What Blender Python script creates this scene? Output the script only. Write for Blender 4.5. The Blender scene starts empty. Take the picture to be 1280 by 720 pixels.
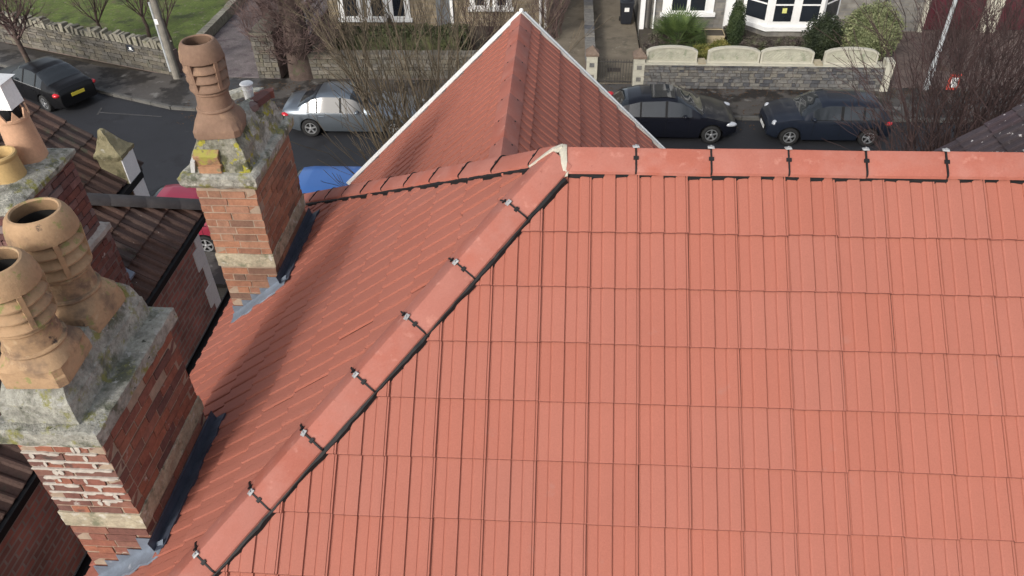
import bpy, bmesh, math, random
from mathutils import Vector, Matrix, noise

rnd = random.Random(7)
rad = math.radians
scene = bpy.context.scene
COL = scene.collection

# ------------------------------------------------------------------ camera
CAM = Vector((0.004, -4.403, 12.994))
PITCH, YAW, ROLL, FPX = 0.68560, -0.07685, -0.02594, 977.1
cf = Vector((math.sin(YAW)*math.cos(PITCH), math.cos(YAW)*math.cos(PITCH), -math.sin(PITCH)))
r0 = Vector((math.cos(YAW), -math.sin(YAW), 0)); u0 = r0.cross(cf)
cr = r0*math.cos(ROLL) + u0*math.sin(ROLL); cu = u0*math.cos(ROLL) - r0*math.sin(ROLL)
cd = bpy.data.cameras.new('camera'); cam = bpy.data.objects.new('camera', cd); COL.objects.link(cam)
cd.sensor_width = 36; cd.lens = FPX/1280*36; cd.clip_start = 0.05; cd.clip_end = 900
mw = Matrix(((cr.x, cu.x, -cf.x, CAM.x), (cr.y, cu.y, -cf.y, CAM.y), (cr.z, cu.z, -cf.z, CAM.z), (0, 0, 0, 1)))
cam.matrix_world = mw
scene.camera = cam
# ------------------------------------------------------------------ sky and sun
SUN_EL, SUN_AZ = rad(31), rad(26)
S = Vector((-math.sin(SUN_AZ)*math.cos(SUN_EL), -math.cos(SUN_AZ)*math.cos(SUN_EL), math.sin(SUN_EL)))
world = bpy.data.worlds.new('World'); scene.world = world; world.use_nodes = True
wn = world.node_tree; wn.nodes.clear()
sky = wn.nodes.new('ShaderNodeTexSky'); sky.sky_type = 'NISHITA'; sky.sun_disc = False
sky.sun_elevation = SUN_EL; sky.sun_rotation = math.pi + SUN_AZ; sky.dust_density = 3.0; sky.air_density = 1.0; sky.ozone_density = 1.0
bg = wn.nodes.new('ShaderNodeBackground'); bg.inputs[1].default_value = 0.15
wo = wn.nodes.new('ShaderNodeOutputWorld')
hz = wn.nodes.new('ShaderNodeHueSaturation'); hz.inputs['Saturation'].default_value = 0.45     # thin white winter haze over the whole sky
wn.links.new(sky.outputs[0], hz.inputs['Color']); wn.links.new(hz.outputs[0], bg.inputs[0]); wn.links.new(bg.outputs[0], wo.inputs[0])
sl = bpy.data.lights.new('sun', 'SUN'); sl.energy = 1.3; sl.angle = rad(8); sl.color = (1.0, 0.95, 0.88)
so = bpy.data.objects.new('sun', sl); COL.objects.link(so)
so.rotation_euler = (-S).to_track_quat('-Z', 'Y').to_euler(); so.location = S*60
vs = scene.view_settings
vs.view_transform = 'Standard'; vs.look = 'None'; vs.exposure = 0.58; vs.gamma = 1.0; vs.use_curve_mapping = False

def in_view(p, m=60):
    d = Vector(p) - CAM
    z = d.dot(cf)
    if z < .2: return False
    x = 640 + FPX*d.dot(cr)/z; y = 360 - FPX*d.dot(cu)/z
    return -m < x < 1280+m and -m < y < 720+m

# ------------------------------------------------------------------ materials
MATS = {}
def mat(name, col, var=0.2, scale=3.0, rough=0.8, bump=0.15, bscale=60, spots=(), objrand=0.0, col2=None, ramp=None,
        metallic=0.0, spec=0.4, coat=0.0, fine=0.12, fscale=45, disp_dist=0.01, rvar=0.0):
    """noise-varied surface; spots = [(colour, scale, threshold, softness)]; ramp = per-object colours"""
    m = bpy.data.materials.new(name); MATS[name] = m; m.use_nodes = True
    nt = m.node_tree; N = nt.nodes; Lk = nt.links
    b = N['Principled BSDF']
    geo = N.new('ShaderNodeNewGeometry')
    def noi(s, det=4, rg=.6):
        n = N.new('ShaderNodeTexNoise'); n.inputs['Scale'].default_value = s; n.inputs['Detail'].default_value = det
        n.inputs['Roughness'].default_value = rg; Lk.new(geo.outputs['Position'], n.inputs['Vector']); return n
    def mix(a, bb, f, mode='MIX'):
        x = N.new('ShaderNodeMix'); x.data_type = 'RGBA'; x.blend_type = mode
        for sock, v in ((x.inputs[0], f), (x.inputs[6], a), (x.inputs[7], bb)):
            if hasattr(v, 'is_linked') or hasattr(v, 'links'): Lk.new(v, sock)
            elif isinstance(v, (int, float)): sock.default_value = v
            else: sock.default_value = (*v, 1)
        return x.outputs[2]
    def mr(v, a, bb, c, d):
        x = N.new('ShaderNodeMapRange'); x.inputs[1].default_value = a; x.inputs[2].default_value = bb
        x.inputs[3].default_value = c; x.inputs[4].default_value = d; Lk.new(v, x.inputs[0]); return x.outputs[0]
    if ramp:
        oi = N.new('ShaderNodeObjectInfo'); cr_ = N.new('ShaderNodeValToRGB'); e = cr_.color_ramp.elements
        cr_.color_ramp.interpolation = 'LINEAR'
        e[0].color = (*ramp[0], 1); e[0].position = 0; e[1].color = (*ramp[-1], 1); e[1].position = 1
        for i, c in enumerate(ramp[1:-1]):
            q = e.new((i+1)/(len(ramp)-1)); q.color = (*c, 1)
        Lk.new(oi.outputs['Random'], cr_.inputs[0]); c0 = cr_.outputs[0]
    else:
        rg = N.new('ShaderNodeRGB'); rg.outputs[0].default_value = (*col, 1); c0 = rg.outputs[0]
    if objrand:
        oi = N.new('ShaderNodeObjectInfo'); hv = N.new('ShaderNodeHueSaturation')
        Lk.new(mr(oi.outputs['Random'], 0, 1, 1-objrand, 1+objrand), hv.inputs['Value'])
        wn_ = N.new('ShaderNodeTexWhiteNoise'); wn_.noise_dimensions = '1D'; Lk.new(oi.outputs['Random'], wn_.inputs['W'])
        Lk.new(mr(wn_.outputs['Value'], 0, 1, 1-objrand*1.3, 1+objrand*.8), hv.inputs['Saturation'])
        Lk.new(c0, hv.inputs['Color']); c0 = hv.outputs[0]
    n1 = noi(scale)
    if col2 is not None: c0 = mix(c0, col2, mr(n1.outputs[0], .4, .62, 0, 1))
    if var:
        f = mr(n1.outputs[0], .25, .75, 1-var, 1+var)
        h = N.new('ShaderNodeHueSaturation'); Lk.new(f, h.inputs['Value']); Lk.new(c0, h.inputs['Color']); c0 = h.outputs[0]
    nf = noi(fscale, 5, .7)
    if fine:
        h = N.new('ShaderNodeHueSaturation'); Lk.new(mr(nf.outputs[0], .25, .75, 1-fine, 1+fine), h.inputs['Value']); Lk.new(c0, h.inputs['Color']); c0 = h.outputs[0]
    for i, (sc_, s_, th, soft) in enumerate(spots):
        ns = noi(s_, 5, .65)
        mp = N.new('ShaderNodeMapping'); mp.inputs[1].default_value = (i*7.3+3.1, i*3.7, i*5.1); Lk.new(geo.outputs['Position'], mp.inputs[0]); Lk.new(mp.outputs[0], ns.inputs['Vector'])
        c0 = mix(c0, sc_, mr(ns.outputs[0], th, th+soft, 0, 1))
    Lk.new(c0, b.inputs['Base Color'])
    b.inputs['Roughness'].default_value = rough
    if rvar: Lk.new(mr(n1.outputs[0], .35, .65, rough-rvar, rough+rvar), b.inputs['Roughness'])
    b.inputs['Metallic'].default_value = metallic
    b.inputs['Specular IOR Level'].default_value = spec
    if coat: b.inputs['Coat Weight'].default_value = coat; b.inputs['Coat Roughness'].default_value = .04
    if bump:
        nb = noi(bscale, 6, .7); bp = N.new('ShaderNodeBump'); bp.inputs['Strength'].default_value = bump; bp.inputs['Distance'].default_value = disp_dist
        Lk.new(nb.outputs[0], bp.inputs['Height']); Lk.new(bp.outputs[0], b.inputs['Normal'])
    return m

def masonry(name, plane, c1, c2, cm, bw, bh, ms=0.012, rough=.9, stone=False, spots=(), distort=0.0):
    """courses too small to pick apart: brick pattern on world position; plane 'x' or 'y' = wall normal"""
    m = bpy.data.materials.new(name); MATS[name] = m; m.use_nodes = True
    nt = m.node_tree; N = nt.nodes; Lk = nt.links; b = N['Principled BSDF']
    geo = N.new('ShaderNodeNewGeometry'); sp = N.new('ShaderNodeSeparateXYZ'); Lk.new(geo.outputs['Position'], sp.inputs[0])
    cb = N.new('ShaderNodeCombineXYZ'); Lk.new(sp.outputs[1 if plane == 'x' else 0], cb.inputs[0]); Lk.new(sp.outputs[2], cb.inputs[1])
    vec = cb.outputs[0]
    ns = N.new('ShaderNodeTexNoise'); ns.inputs['Scale'].default_value = 3.0; ns.inputs['Detail'].default_value = 5; Lk.new(geo.outputs['Position'], ns.inputs['Vector'])
    if distort:
        va = N.new('ShaderNodeVectorMath'); va.operation = 'SCALE'; va.inputs['Scale'].default_value = distort; Lk.new(ns.outputs['Color'], va.inputs[0])
        vb = N.new('ShaderNodeVectorMath'); vb.operation = 'ADD'; Lk.new(vec, vb.inputs[0]); Lk.new(va.outputs[0], vb.inputs[1]); vec = vb.outputs[0]
    br = N.new('ShaderNodeTexBrick'); Lk.new(vec, br.inputs['Vector'])
    br.inputs['Color1'].default_value = (*c1, 1); br.inputs['Color2'].default_value = (*c2, 1); br.inputs['Mortar'].default_value = (*cm, 1)
    br.inputs['Scale'].default_value = 1; br.inputs['Mortar Size'].default_value = ms; br.inputs['Mortar Smooth'].default_value = .2
    br.inputs['Brick Width'].default_value = bw; br.inputs['Row Height'].default_value = bh; br.inputs['Bias'].default_value = -.1
    h = N.new('ShaderNodeHueSaturation'); mrn = N.new('ShaderNodeMapRange'); Lk.new(ns.outputs[0], mrn.inputs[0])
    mrn.inputs[1].default_value = .3; mrn.inputs[2].default_value = .7; mrn.inputs[3].default_value = .7; mrn.inputs[4].default_value = 1.3
    Lk.new(mrn.outputs[0], h.inputs['Value']); Lk.new(br.outputs['Color'], h.inputs['Color'])
    Lk.new(h.outputs[0], b.inputs['Base Color']); b.inputs['Roughness'].default_value = rough
    bp = N.new('ShaderNodeBump'); bp.inputs['Strength'].default_value = .6; bp.inputs['Distance'].default_value = .01; bp.invert = True
    Lk.new(br.outputs['Fac'], bp.inputs['Height']); Lk.new(bp.outputs[0], b.inputs['Normal'])
    return m

TILE = mat('tile_red', (.318, .112, .079), var=.05, scale=.9, spec=.25, rough=.75, bump=.25, bscale=180, objrand=.018, fine=.13, fscale=120,
           spots=[((.55, .48, .43), 38, .795, .03), ((.25, .085, .06), 26, .73, .05), ((.30, .13, .10), 5, .66, .10)], disp_dist=.004)
RIDGE = mat('ridge_red', (.335, .112, .080), var=.09, scale=5, spec=.25, rough=.72, bump=.22, bscale=140, objrand=.05, fine=.10, fscale=90, col2=(.32, .125, .096),
            spots=[((.40, .17, .13), 11, .60, .12), ((.22, .075, .055), 19, .66, .07), ((.62, .55, .5), 30, .78, .03)], disp_dist=.004)
BTILE = mat('tile_brown', (.078, .047, .037), var=.3, scale=2.5, rough=.8, bump=.3, bscale=60, objrand=.22, fine=.25,
            spots=[((.06, .062, .04), 5, .6, .1), ((.5, .48, .44), 22, .70, .02)])
DTILE = mat('tile_dark', (.05, .037, .042), var=.3, scale=2.5, rough=.8, bump=.3, bscale=60, objrand=.2, fine=.25, spots=[((.5, .48, .47), 13, .645, .02)])
BLACK = mat('black_plastic', (.010, .010, .011), var=.2, rough=.6, bump=.1, spec=.25)
FELT = mat('felt', (.03, .027, .026), var=.2, rough=.9)
MORTARC = mat('cream_mortar', (.44, .41, .34), var=.15, scale=12, rough=.9, bump=.5, bscale=50, spots=[((.3, .3, .2), 20, .66, .08)])
STEEL = mat('galvanised', (.34, .34, .34), var=.2, scale=30, rough=.55, metallic=.3, bump=.1)
WHITE = mat('white_paint', (.78, .78, .76), var=.06, rough=.5, bump=.05, spots=[((.5, .5, .47), 6, .68, .1)])
GREYW = mat('grey_trim', (.42, .42, .40), var=.12, rough=.6)
BRICK = mat('brick_orange', None, ramp=[(.29, .135, .08), (.24, .12, .08), (.35, .165, .095), (.21, .10, .065), (.31, .145, .085), (.13, .08, .06), (.37, .18, .105), (.26, .14, .095)], var=.22, scale=14, rough=.9, bump=.5, bscale=70, fine=.2,
            spots=[((.45, .40, .33), 9, .69, .1), ((.07, .05, .045), 5, .64, .1)])
BRICKN = mat('brick_old', None, ramp=[(.25, .095, .06), (.20, .08, .058), (.29, .112, .066), (.16, .068, .052), (.11, .06, .052), (.25, .11, .075)], var=.25, scale=14, rough=.9, bump=.5, bscale=70, fine=.2,
             spots=[((.42, .39, .35), 6, .635, .09), ((.06, .045, .04), 4, .60, .1)])
BRICKP = mat('brick_purple', None, ramp=[(.13, .055, .05), (.17, .065, .05), (.20, .11, .10), (.10, .045, .04), (.22, .17, .16)], var=.25, scale=14, rough=.9, bump=.5, bscale=70,
             spots=[((.42, .38, .36), 5, .63, .06)])
MORTAR = mat('mortar', (.30, .23, .17), var=.25, scale=10, rough=.95, bump=.5, bscale=60)
MORTARD = mat('mortar_dark', (.17, .13, .115), var=.25, scale=10, rough=.95, bump=.5, bscale=60)
WHITEPT = mat('white_pointing', (.43, .39, .34), var=.25, scale=20, rough=.95, bump=.4, bscale=80)
BAND = mat('cream_band', (.36, .315, .225), var=.3, scale=9, rough=.95, bump=.8, bscale=40, fine=.25, spots=[((.17, .17, .11), 8, .53, .12), ((.5, .47, .4), 13, .58, .1)])
LEAD = mat('lead', (.17, .20, .245), var=.2, scale=8, rough=.5, bump=.25, bscale=14, metallic=.25, spots=[((.33, .36, .40), 9, .62, .1)])
LEAD_SHADE = mat('lead_shaded', (.055, .064, .088), var=.3, scale=8, rough=.5, bump=.25, bscale=14, spots=[((.12, .13, .15), 10, .66, .1)])  # same lead, with the shade of the upslope side put into its colour
CEM = mat('cement_moss', (.36, .35, .30), var=.4, scale=8, rough=.95, bump=1.0, bscale=42, fine=.45, fscale=26, disp_dist=.03,
          spots=[((.13, .135, .095), 5, .53, .10), ((.27, .26, .085), 7, .545, .09), ((.46, .45, .42), 17, .60, .06), ((.06, .06, .045), 15, .65, .05)])
CEMY = mat('cement_lichen', (.25, .24, .19), var=.4, scale=8, rough=.95, bump=1.0, bscale=42, fine=.45, fscale=26, disp_dist=.03,
           spots=[((.09, .09, .05), 6, .51, .10), ((.36, .33, .04), 8, .545, .06), ((.42, .41, .38), 16, .62, .06)])
POT = mat('terracotta_pot', (.345, .222, .125), var=.2, scale=5, rough=.85, bump=.3, bscale=70, fine=.14, spots=[((.15, .10, .068), 4, .53, .16), ((.42, .30, .18), 9, .60, .12), ((.22, .205, .075), 10, .60, .06), ((.07, .05, .04), 8, .67, .06)])
POTR = mat('terracotta_red', (.19, .118, .08), var=.2, scale=6, rough=.85, bump=.3, bscale=70, fine=.14, spots=[((.33, .21, .13), 5, .58, .15), ((.12, .07, .055), 4, .62, .14)])
POTB = mat('buff_pot', (.50, .30, .19), var=.12, scale=6, rough=.8, bump=.2, bscale=70)
POTY = mat('yellow_pot', (.44, .30, .13), var=.15, scale=6, rough=.8, bump=.2, bscale=70)
SOOT = mat('soot', (.012, .011, .01), var=.2, rough=.95, bump=0)
ALU = mat('vent_metal', (.6, .6, .6), var=.1, rough=.45, metallic=.3)
CLAY = mat('clay_tile', (.27, .16, .09), var=.3, scale=9, rough=.95, bump=.7, fine=.3, spots=[((.29, .27, .06), 9, .48, .10), ((.12, .09, .06), 7, .60, .08)])
BRICKWALL = masonry('brick_wall_dark', 'x', (.42, .17, .135), (.24, .125, .105), (.31, .25, .22), .225, .075, distort=.015)
BRICKWALLY = masonry('brick_wall_y', 'y', (.2, .075, .05), (.12, .05, .04), (.14, .11, .1), .225, .075, distort=.015)
# ground and street
ASPH = mat('asphalt', (.021, .022, .026), var=.22, scale=.5, rough=.72, bump=.25, bscale=90, fine=.25, fscale=60, spots=[((.014, .014, .016), .7, .56, .12), ((.036, .036, .039), 1.6, .66, .08)])
PAVE = mat('pavement', (.075, .068, .062), var=.3, scale=.8, rough=.55, bump=.3, bscale=40, fine=.2, rvar=.2, spots=[((.025, .022, .02), .9, .48, .06), ((.16, .153, .142), 1.7, .62, .07)])
KERB = mat('kerb_stone', (.10, .097, .09), var=.3, scale=3, rough=.8, spots=[((.08, .075, .07), 2, .55, .1)])
SOIL = mat('soil', (.06, .05, .038), var=.4, scale=1.2, rough=.95, bump=.8, bscale=25, fine=.4, spots=[((.14, .12, .085), 3, .58, .1), ((.05, .06, .025), 2, .6, .1)])
LAWN = mat('lawn', (.10, .135, .028), var=.4, scale=1.2, rough=.95, bump=1.0, bscale=30, fine=.5, fscale=14, disp_dist=.05, spots=[((.115, .105, .05), 1.1, .55, .1), ((.05, .065, .02), .9, .53, .1), ((.18, .165, .11), 3.5, .60, .06), ((.11, .135, .035), 2.1, .60, .08)])
GRAVEL = mat('gravel', (.14, .12, .12), var=.35, scale=1.6, rough=.95, bump=.9, bscale=22, fine=.4, fscale=18, spots=[((.09, .07, .075), 2, .52, .12), ((.32, .30, .28), 5, .66, .06)])
DRIVE = mat('drive', (.165, .14, .105), var=.25, scale=1.2, rough=.95, bump=.4, bscale=30, fine=.25, spots=[((.11, .095, .07), 1.3, .54, .12), ((.3, .27, .21), 3, .63, .08)])
COBBLE = mat('cobbles', (.12, .09, .08), var=.35, scale=3, rough=.9, bump=.8, bscale=12, fine=.3, spots=[((.08, .06, .055), 4, .55, .1)])
STONE = mat('rubble_stone', None, ramp=[(.12, .12, .12), (.18, .172, .155), (.07, .072, .08), (.145, .143, .143), (.20, .185, .155), (.06, .06, .067)], var=.3, scale=6, rough=.95, bump=.7, bscale=30, fine=.25, disp_dist=.02)
STONEB = mat('rubble_brown', None, ramp=[(.10, .09, .072), (.135, .12, .092), (.07, .065, .056), (.115, .107, .094), (.16, .145, .118)], var=.35, scale=5, rough=.95, bump=.7, bscale=30, fine=.25, disp_dist=.02, spots=[((.08, .085, .05), 3, .58, .12)])
COPE = mat('coping_stone', None, ramp=[(.20, .185, .145), (.25, .235, .19), (.14, .13, .105)], var=.3, scale=6, rough=.95, bump=.6, bscale=30, spots=[((.13, .13, .08), 5, .56, .1)])
CREAM = mat('cream_stone', (.46, .44, .36), var=.12, scale=3, rough=.85, bump=.25, spots=[((.33, .33, .26), 4, .62, .12)])
PANELG = mat('panel_infill', (.40, .39, .31), var=.2, scale=4, rough=.9, bump=.4, spots=[((.26, .28, .2), 3, .55, .12)])
FAC1 = masonry('facade_buff', 'y', (.25, .20, .13), (.18, .145, .10), (.21, .18, .14), .42, .16, ms=.02, distort=.08)
FAC2 = masonry('facade_grey', 'y', (.20, .19, .17), (.13, .127, .122), (.19, .175, .15), .42, .17, ms=.02, distort=.08)
FAC2X = masonry('facade_grey_x', 'x', (.25, .235, .21), (.17, .165, .16), (.24, .22, .19), .42, .17, ms=.02, distort=.08)
DOORM = mat('maroon_door', (.075, .014, .022), var=.2, scale=1.5, rough=.5, bump=.1)
WOODP = mat('pole_wood', (.19, .175, .15), var=.3, scale=4, rough=.9, bump=.4)
POLEG = mat('pole_grey', (.36, .38, .39), var=.2, scale=4, rough=.7)
GLASSD = mat('window_glass', (.018, .022, .028), var=.3, scale=1.2, rough=.06, bump=0, spec=.7, fine=0)
IRON = mat('iron', (.055, .05, .045), var=.2, rough=.6)
BINM = mat('bin_plastic', (.018, .02, .026), var=.15, rough=.45)
REDW = mat('red_sign', (.5, .07, .05), var=.15, rough=.6)
SLATE = mat('slate_roof', (.07, .07, .08), var=.3, scale=3, rough=.8)
BARK = mat('bark_dark', (.085, .06, .05), var=.35, scale=5, rough=.95, bump=.8, bscale=30, disp_dist=.03, spots=[((.06, .07, .035), 2, .58, .1)])
TWIGP = mat('twig_purple', (.115, .075, .068), var=.25, rough=.9, bump=0)
TWIGO = mat('twig_olive', (.115, .09, .06), var=.25, rough=.9, bump=0, spots=[((.23, .2, .14), 6, .58, .1)])
TWIGD = mat('twig_dark', (.055, .033, .031), var=.3, rough=.9, bump=0)
def leafmat(n, c, c2): return mat(n, c, var=.35, scale=3, rough=.7, bump=0, col2=c2, fine=.2, fscale=14)
HEDGE = leafmat('leaf_hedge', (.035, .045, .016), (.06, .065, .025))
PALM = leafmat('leaf_palm', (.055, .095, .025), (.09, .13, .035))
CONIF = leafmat('leaf_conifer', (.03, .05, .018), (.045, .065, .022))
YEW = leafmat('leaf_yew', (.018, .028, .012), (.03, .04, .016))
SAGE = leafmat('leaf_sage', (.14, .165, .075), (.19, .20, .10))
OLIVE = leafmat('leaf_olive', (.11, .13, .025), (.17, .15, .04))
HEATH = leafmat('leaf_heather', (.085, .065, .06), (.075, .08, .045))
# cars
def paint(n, c, met=.4, r=.28, coat=.45): return mat(n, c, var=.04, scale=2, rough=r, bump=0, metallic=met, coat=coat, fine=0, spec=.4 if coat > .2 else .25)
P_SILVER = paint('paint_silver', (.19, .22, .25), .7)
P_NAVY = paint('paint_navy', (.007, .008, .013), .0, .3, .2)
P_MINI = paint('paint_blueblack', (.012, .016, .026), .0, .3, .2)
P_BLACK = paint('paint_black', (.006, .006, .007), .0, .35, .08)
P_RED = paint('paint_magenta', (.27, .014, .042), .0, .5)
P_BLUE = paint('paint_blue', (.045, .14, .40), .0, .5)
CGLASS = mat('car_glass', (.02, .024, .028), var=.1, rough=.06, bump=0, spec=.6, fine=0)
TYRE = mat('tyre', (.018, .018, .018), var=.1, rough=.85, bump=0)
RIM = mat('alloy', (.55, .56, .57), var=.05, rough=.35, metallic=.8, bump=0)
LAMPW = mat('lamp_clear', (.42, .44, .47), var=.05, rough=.1, bump=0, spec=.8)
LAMPR = mat('lamp_red', (.5, .012, .02), var=.05, rough=.15, bump=0, spec=.8)
PLATEY = mat('plate_yellow', (.55, .45, .05), var=.05, rough=.5, bump=0)
PLATEW = mat('plate_white', (.7, .7, .68), var=.05, rough=.5, bump=0)

# ------------------------------------------------------------------ helpers
def link(o, parent=None):
    COL.objects.link(o)
    if parent is not None: o.parent = parent
    return o
def tag(o, label=None, cat=None, group=None, kind=None):
    if label: o['label'] = label
    if cat: o['category'] = cat
    if group: o['group'] = group
    if kind: o['kind'] = kind
    return o
def thing(name, label, cat, loc=(0, 0, 0), rz=0, group=None):
    o = bpy.data.objects.new(name, None); o.empty_display_size = .2; COL.objects.link(o)
    o.location = loc; o.rotation_euler = (0, 0, rz)
    return tag(o, label, cat, group)

class MB:
    def __init__(s): s.v = []; s.f = []; s.mi = []; s.cur = 0
    def add(s, vs_, fs):
        b = len(s.v); s.v += [tuple(v) for v in vs_]
        for f in fs: s.f.append(tuple(i+b for i in f)); s.mi.append(s.cur)
        return s
    def box(s, x0, x1, y0, y1, z0, z1):
        v = [(x0, y0, z0), (x1, y0, z0), (x1, y1, z0), (x0, y1, z0), (x0, y0, z1), (x1, y0, z1), (x1, y1, z1), (x0, y1, z1)]
        return s.add(v, [(0, 3, 2, 1), (4, 5, 6, 7), (0, 1, 5, 4), (1, 2, 6, 5), (2, 3, 7, 6), (3, 0, 4, 7)])
    def obox(s, c, ax, ay, az):
        c, ax, ay, az = Vector(c), Vector(ax), Vector(ay), Vector(az)
        v = [c-ax-ay-az, c+ax-ay-az, c+ax+ay-az, c-ax+ay-az, c-ax-ay+az, c+ax-ay+az, c+ax+ay+az, c-ax+ay+az]
        return s.add(v, [(0, 3, 2, 1), (4, 5, 6, 7), (0, 1, 5, 4), (1, 2, 6, 5), (2, 3, 7, 6), (3, 0, 4, 7)])
    def bar(s, p, q, w, h, up=(0, 0, 1)):
        p, q = Vector(p), Vector(q); d = q-p; L = d.length; d.normalize(); sd = d.cross(Vector(up))
        if sd.length < 1e-4: sd = d.cross(Vector((1, 0, 0)))
        sd.normalize(); u = sd.cross(d)
        return s.obox((p+q)/2, d*L/2, sd*w/2, u*h/2)
    def poly(s, pts): return s.add(pts, [tuple(range(len(pts)))])
    def prism(s, pts, d):
        d = Vector(d); n = len(pts); a = [Vector(p) for p in pts]; b = [p+d for p in a]
        fs = [tuple(range(n))[::-1], tuple(range(n, 2*n))] + [(i, (i+1) % n, n+(i+1) % n, n+i) for i in range(n)]
        return s.add(a+b, fs)
    def lathe(s, prof, c=(0, 0, 0), n=24, close=False, flip=False):
        c = Vector(c); vs_ = []
        for r, z in prof:
            for k in range(n):
                a = 2*math.pi*k/n; vs_.append(c+Vector((r*math.cos(a), r*math.sin(a), z)))
        fs = []
        for i in range(len(prof)-1):
            for k in range(n):
                q = (i*n+k, i*n+(k+1) % n, (i+1)*n+(k+1) % n, (i+1)*n+k); fs.append(q[::-1] if flip else q)
        if close: fs.append(tuple(range((len(prof)-1)*n, len(prof)*n)))
        return s.add(vs_, fs)
    def tube(s, pts, radii, n=6, cap=True):
        pts = [Vector(p) for p in pts]; vs_ = []; m = len(pts)
        ref = Vector((.37, .51, .77))
        for i, p in enumerate(pts):
            d = (pts[min(i+1, m-1)]-pts[max(i-1, 0)]).normalized()
            a = d.cross(ref)
            if a.length < .05: a = d.cross(Vector((1, 0, 0)))
            a.normalize(); b = d.cross(a); r = radii[i] if isinstance(radii, (list, tuple)) else radii
            for k in range(n):
                t = 2*math.pi*k/n; vs_.append(p+(a*math.cos(t)+b*math.sin(t))*r)
        fs = [(i*n+k, i*n+(k+1) % n, (i+1)*n+(k+1) % n, (i+1)*n+k) for i in range(m-1) for k in range(n)]
        if cap: fs += [tuple(range(n))[::-1], tuple(range((m-1)*n, m*n))]
        return s.add(vs_, fs)
    def ball(s, c, r, n=10, m=6):
        c = Vector(c); r = (r, r, r) if isinstance(r, (int, float)) else r; vs_ = []
        for i in range(m+1):
            t = math.pi*i/m
            for k in range(n):
                a = 2*math.pi*k/n; vs_.append(c+Vector((r[0]*math.sin(t)*math.cos(a), r[1]*math.sin(t)*math.sin(a), r[2]*math.cos(t))))
        return s.add(vs_, [(i*n+k, (i+1)*n+k, (i+1)*n+(k+1) % n, i*n+(k+1) % n) for i in range(m) for k in range(n)])
    def mesh(s, name, mats, smooth=None):
        me = bpy.data.meshes.new(name); me.from_pydata(s.v, [], s.f)
        for m in (mats if isinstance(mats, (list, tuple)) else [mats]): me.materials.append(m)
        if any(s.mi): me.polygons.foreach_set('material_index', s.mi)
        me.update(); fix(me, smooth); return me
    def build(s, name, mats, parent=None, smooth=None, **kw):
        o = bpy.data.objects.new(name, s.mesh(name, mats, smooth)); link(o, parent)
        if kw: tag(o, **kw)
        return o
def fix(me, smooth=None):
    bm = bmesh.new(); bm.from_mesh(me); bmesh.ops.recalc_face_normals(bm, faces=bm.faces); bm.to_mesh(me); bm.free()
    if smooth is not None:
        me.polygons.foreach_set('use_smooth', [True]*len(me.polygons)); me.set_sharp_from_angle(angle=rad(smooth))
    me.update()
def instance(name, me, M, parent):
    o = bpy.data.objects.new(name, me); COL.objects.link(o); o.parent = parent; o.matrix_world = M; return o
def basis(x, y, z, loc):
    return Matrix(((x[0], y[0], z[0], loc[0]), (x[1], y[1], z[1], loc[1]), (x[2], y[2], z[2], loc[2]), (0, 0, 0, 1)))
def roughen(o, amp, sc, seed=0):
    for v in o.data.vertices:
        p = v.co*sc+Vector((seed, seed*.7, -seed)); n = noise.noise_vector(p)*amp + noise.noise_vector(p*3.1)*amp*.5 + noise.noise_vector(p*7.7)*amp*.28; v.co += n
    o.data.update()

# ================================================================== GROUND
def sheet(name, pts, z, m, thick=0.0):
    b = MB()
    if thick: b.prism([(x, y, z-thick) for x, y in pts], (0, 0, thick))
    else: b.poly([(x, y, z) for x, y in pts])
    return tag(b.build(name, m), kind='structure')
sheet('ground', [(-120, -60), (120, -60), (120, 160), (-120, 160)], -.03, SOIL)
KB = [(40, 21.05), (-11.5, 21.2), (-14.5, 21.55), (-17.2, 22.6), (-24, 25.6), (-34, 30.5), (-60, 44)]          # far kerb line
WB = [(40, 23.5), (-12, 24.0), (-15.3, 24.2), (-18.9, 25.0), (-24, 27.2), (-34, 32.5), (-60, 47)]                # far wall foot line
sheet('road', [(40, 13.0), (40, 21.0)] + [(x, y-.05) for x, y in KB[1:]] + [(-60, 30), (-34, 19), (-22, 14.2), (-14, 13.0)], -.004, ASPH)
sheet('pavement', KB + WB[::-1], .10, PAVE, .12)
sheet('pavement_near', [(40, 11.2), (40, 12.9), (-40, 12.9), (-40, 11.2)], .10, PAVE, .12)
kb = MB()
for (x0, y0), (x1, y1) in zip(KB[:-1], KB[1:]):
    n = max(1, int(math.hypot(x1-x0, y1-y0)/.92))
    for i in range(n):
        a, c = (i+.01)/n, (i+.985)/n
        kb.bar((x0+(x1-x0)*a, y0+(y1-y0)*a-.07, .055), (x0+(x1-x0)*c, y0+(y1-y0)*c-.07, .055), .13, .125)
tag(kb.build('kerb', KERB), kind='structure')
sheet('lawn', [(-15.75, 24.55), (-15.75, 34.5), (-34, 44), (-34, 33.1), (-24, 27.8), (-18.9, 25.6)], .32, LAWN, .33)
sheet('cobbled_drive', [(-15.3, 24.15), (-11.1, 23.95), (-11.1, 40), (-15.3, 40)], .12, GRAVEL, .12)
sheet('garden_soil', [(-9.6, 24.4), (-2.2, 24.4), (-2.2, 29.4), (-9.6, 29.4)], .14, SOIL, .1)
sheet('side_drive', [(-2.1, 24.2), (.9, 24.2), (.9, 42), (-2.1, 42)], .105, DRIVE, .1)
sheet('gate_path', [(1.22, 23.7), (2.62, 23.7), (3.1, 24.2), (3.1, 42), (1.22, 42)], .115, DRIVE, .1)
sheet('garden_bed', [(3.15, 23.95), (11.9, 23.95), (11.9, 28.5), (3.15, 28.5)], .45, SOIL, .4)
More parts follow.
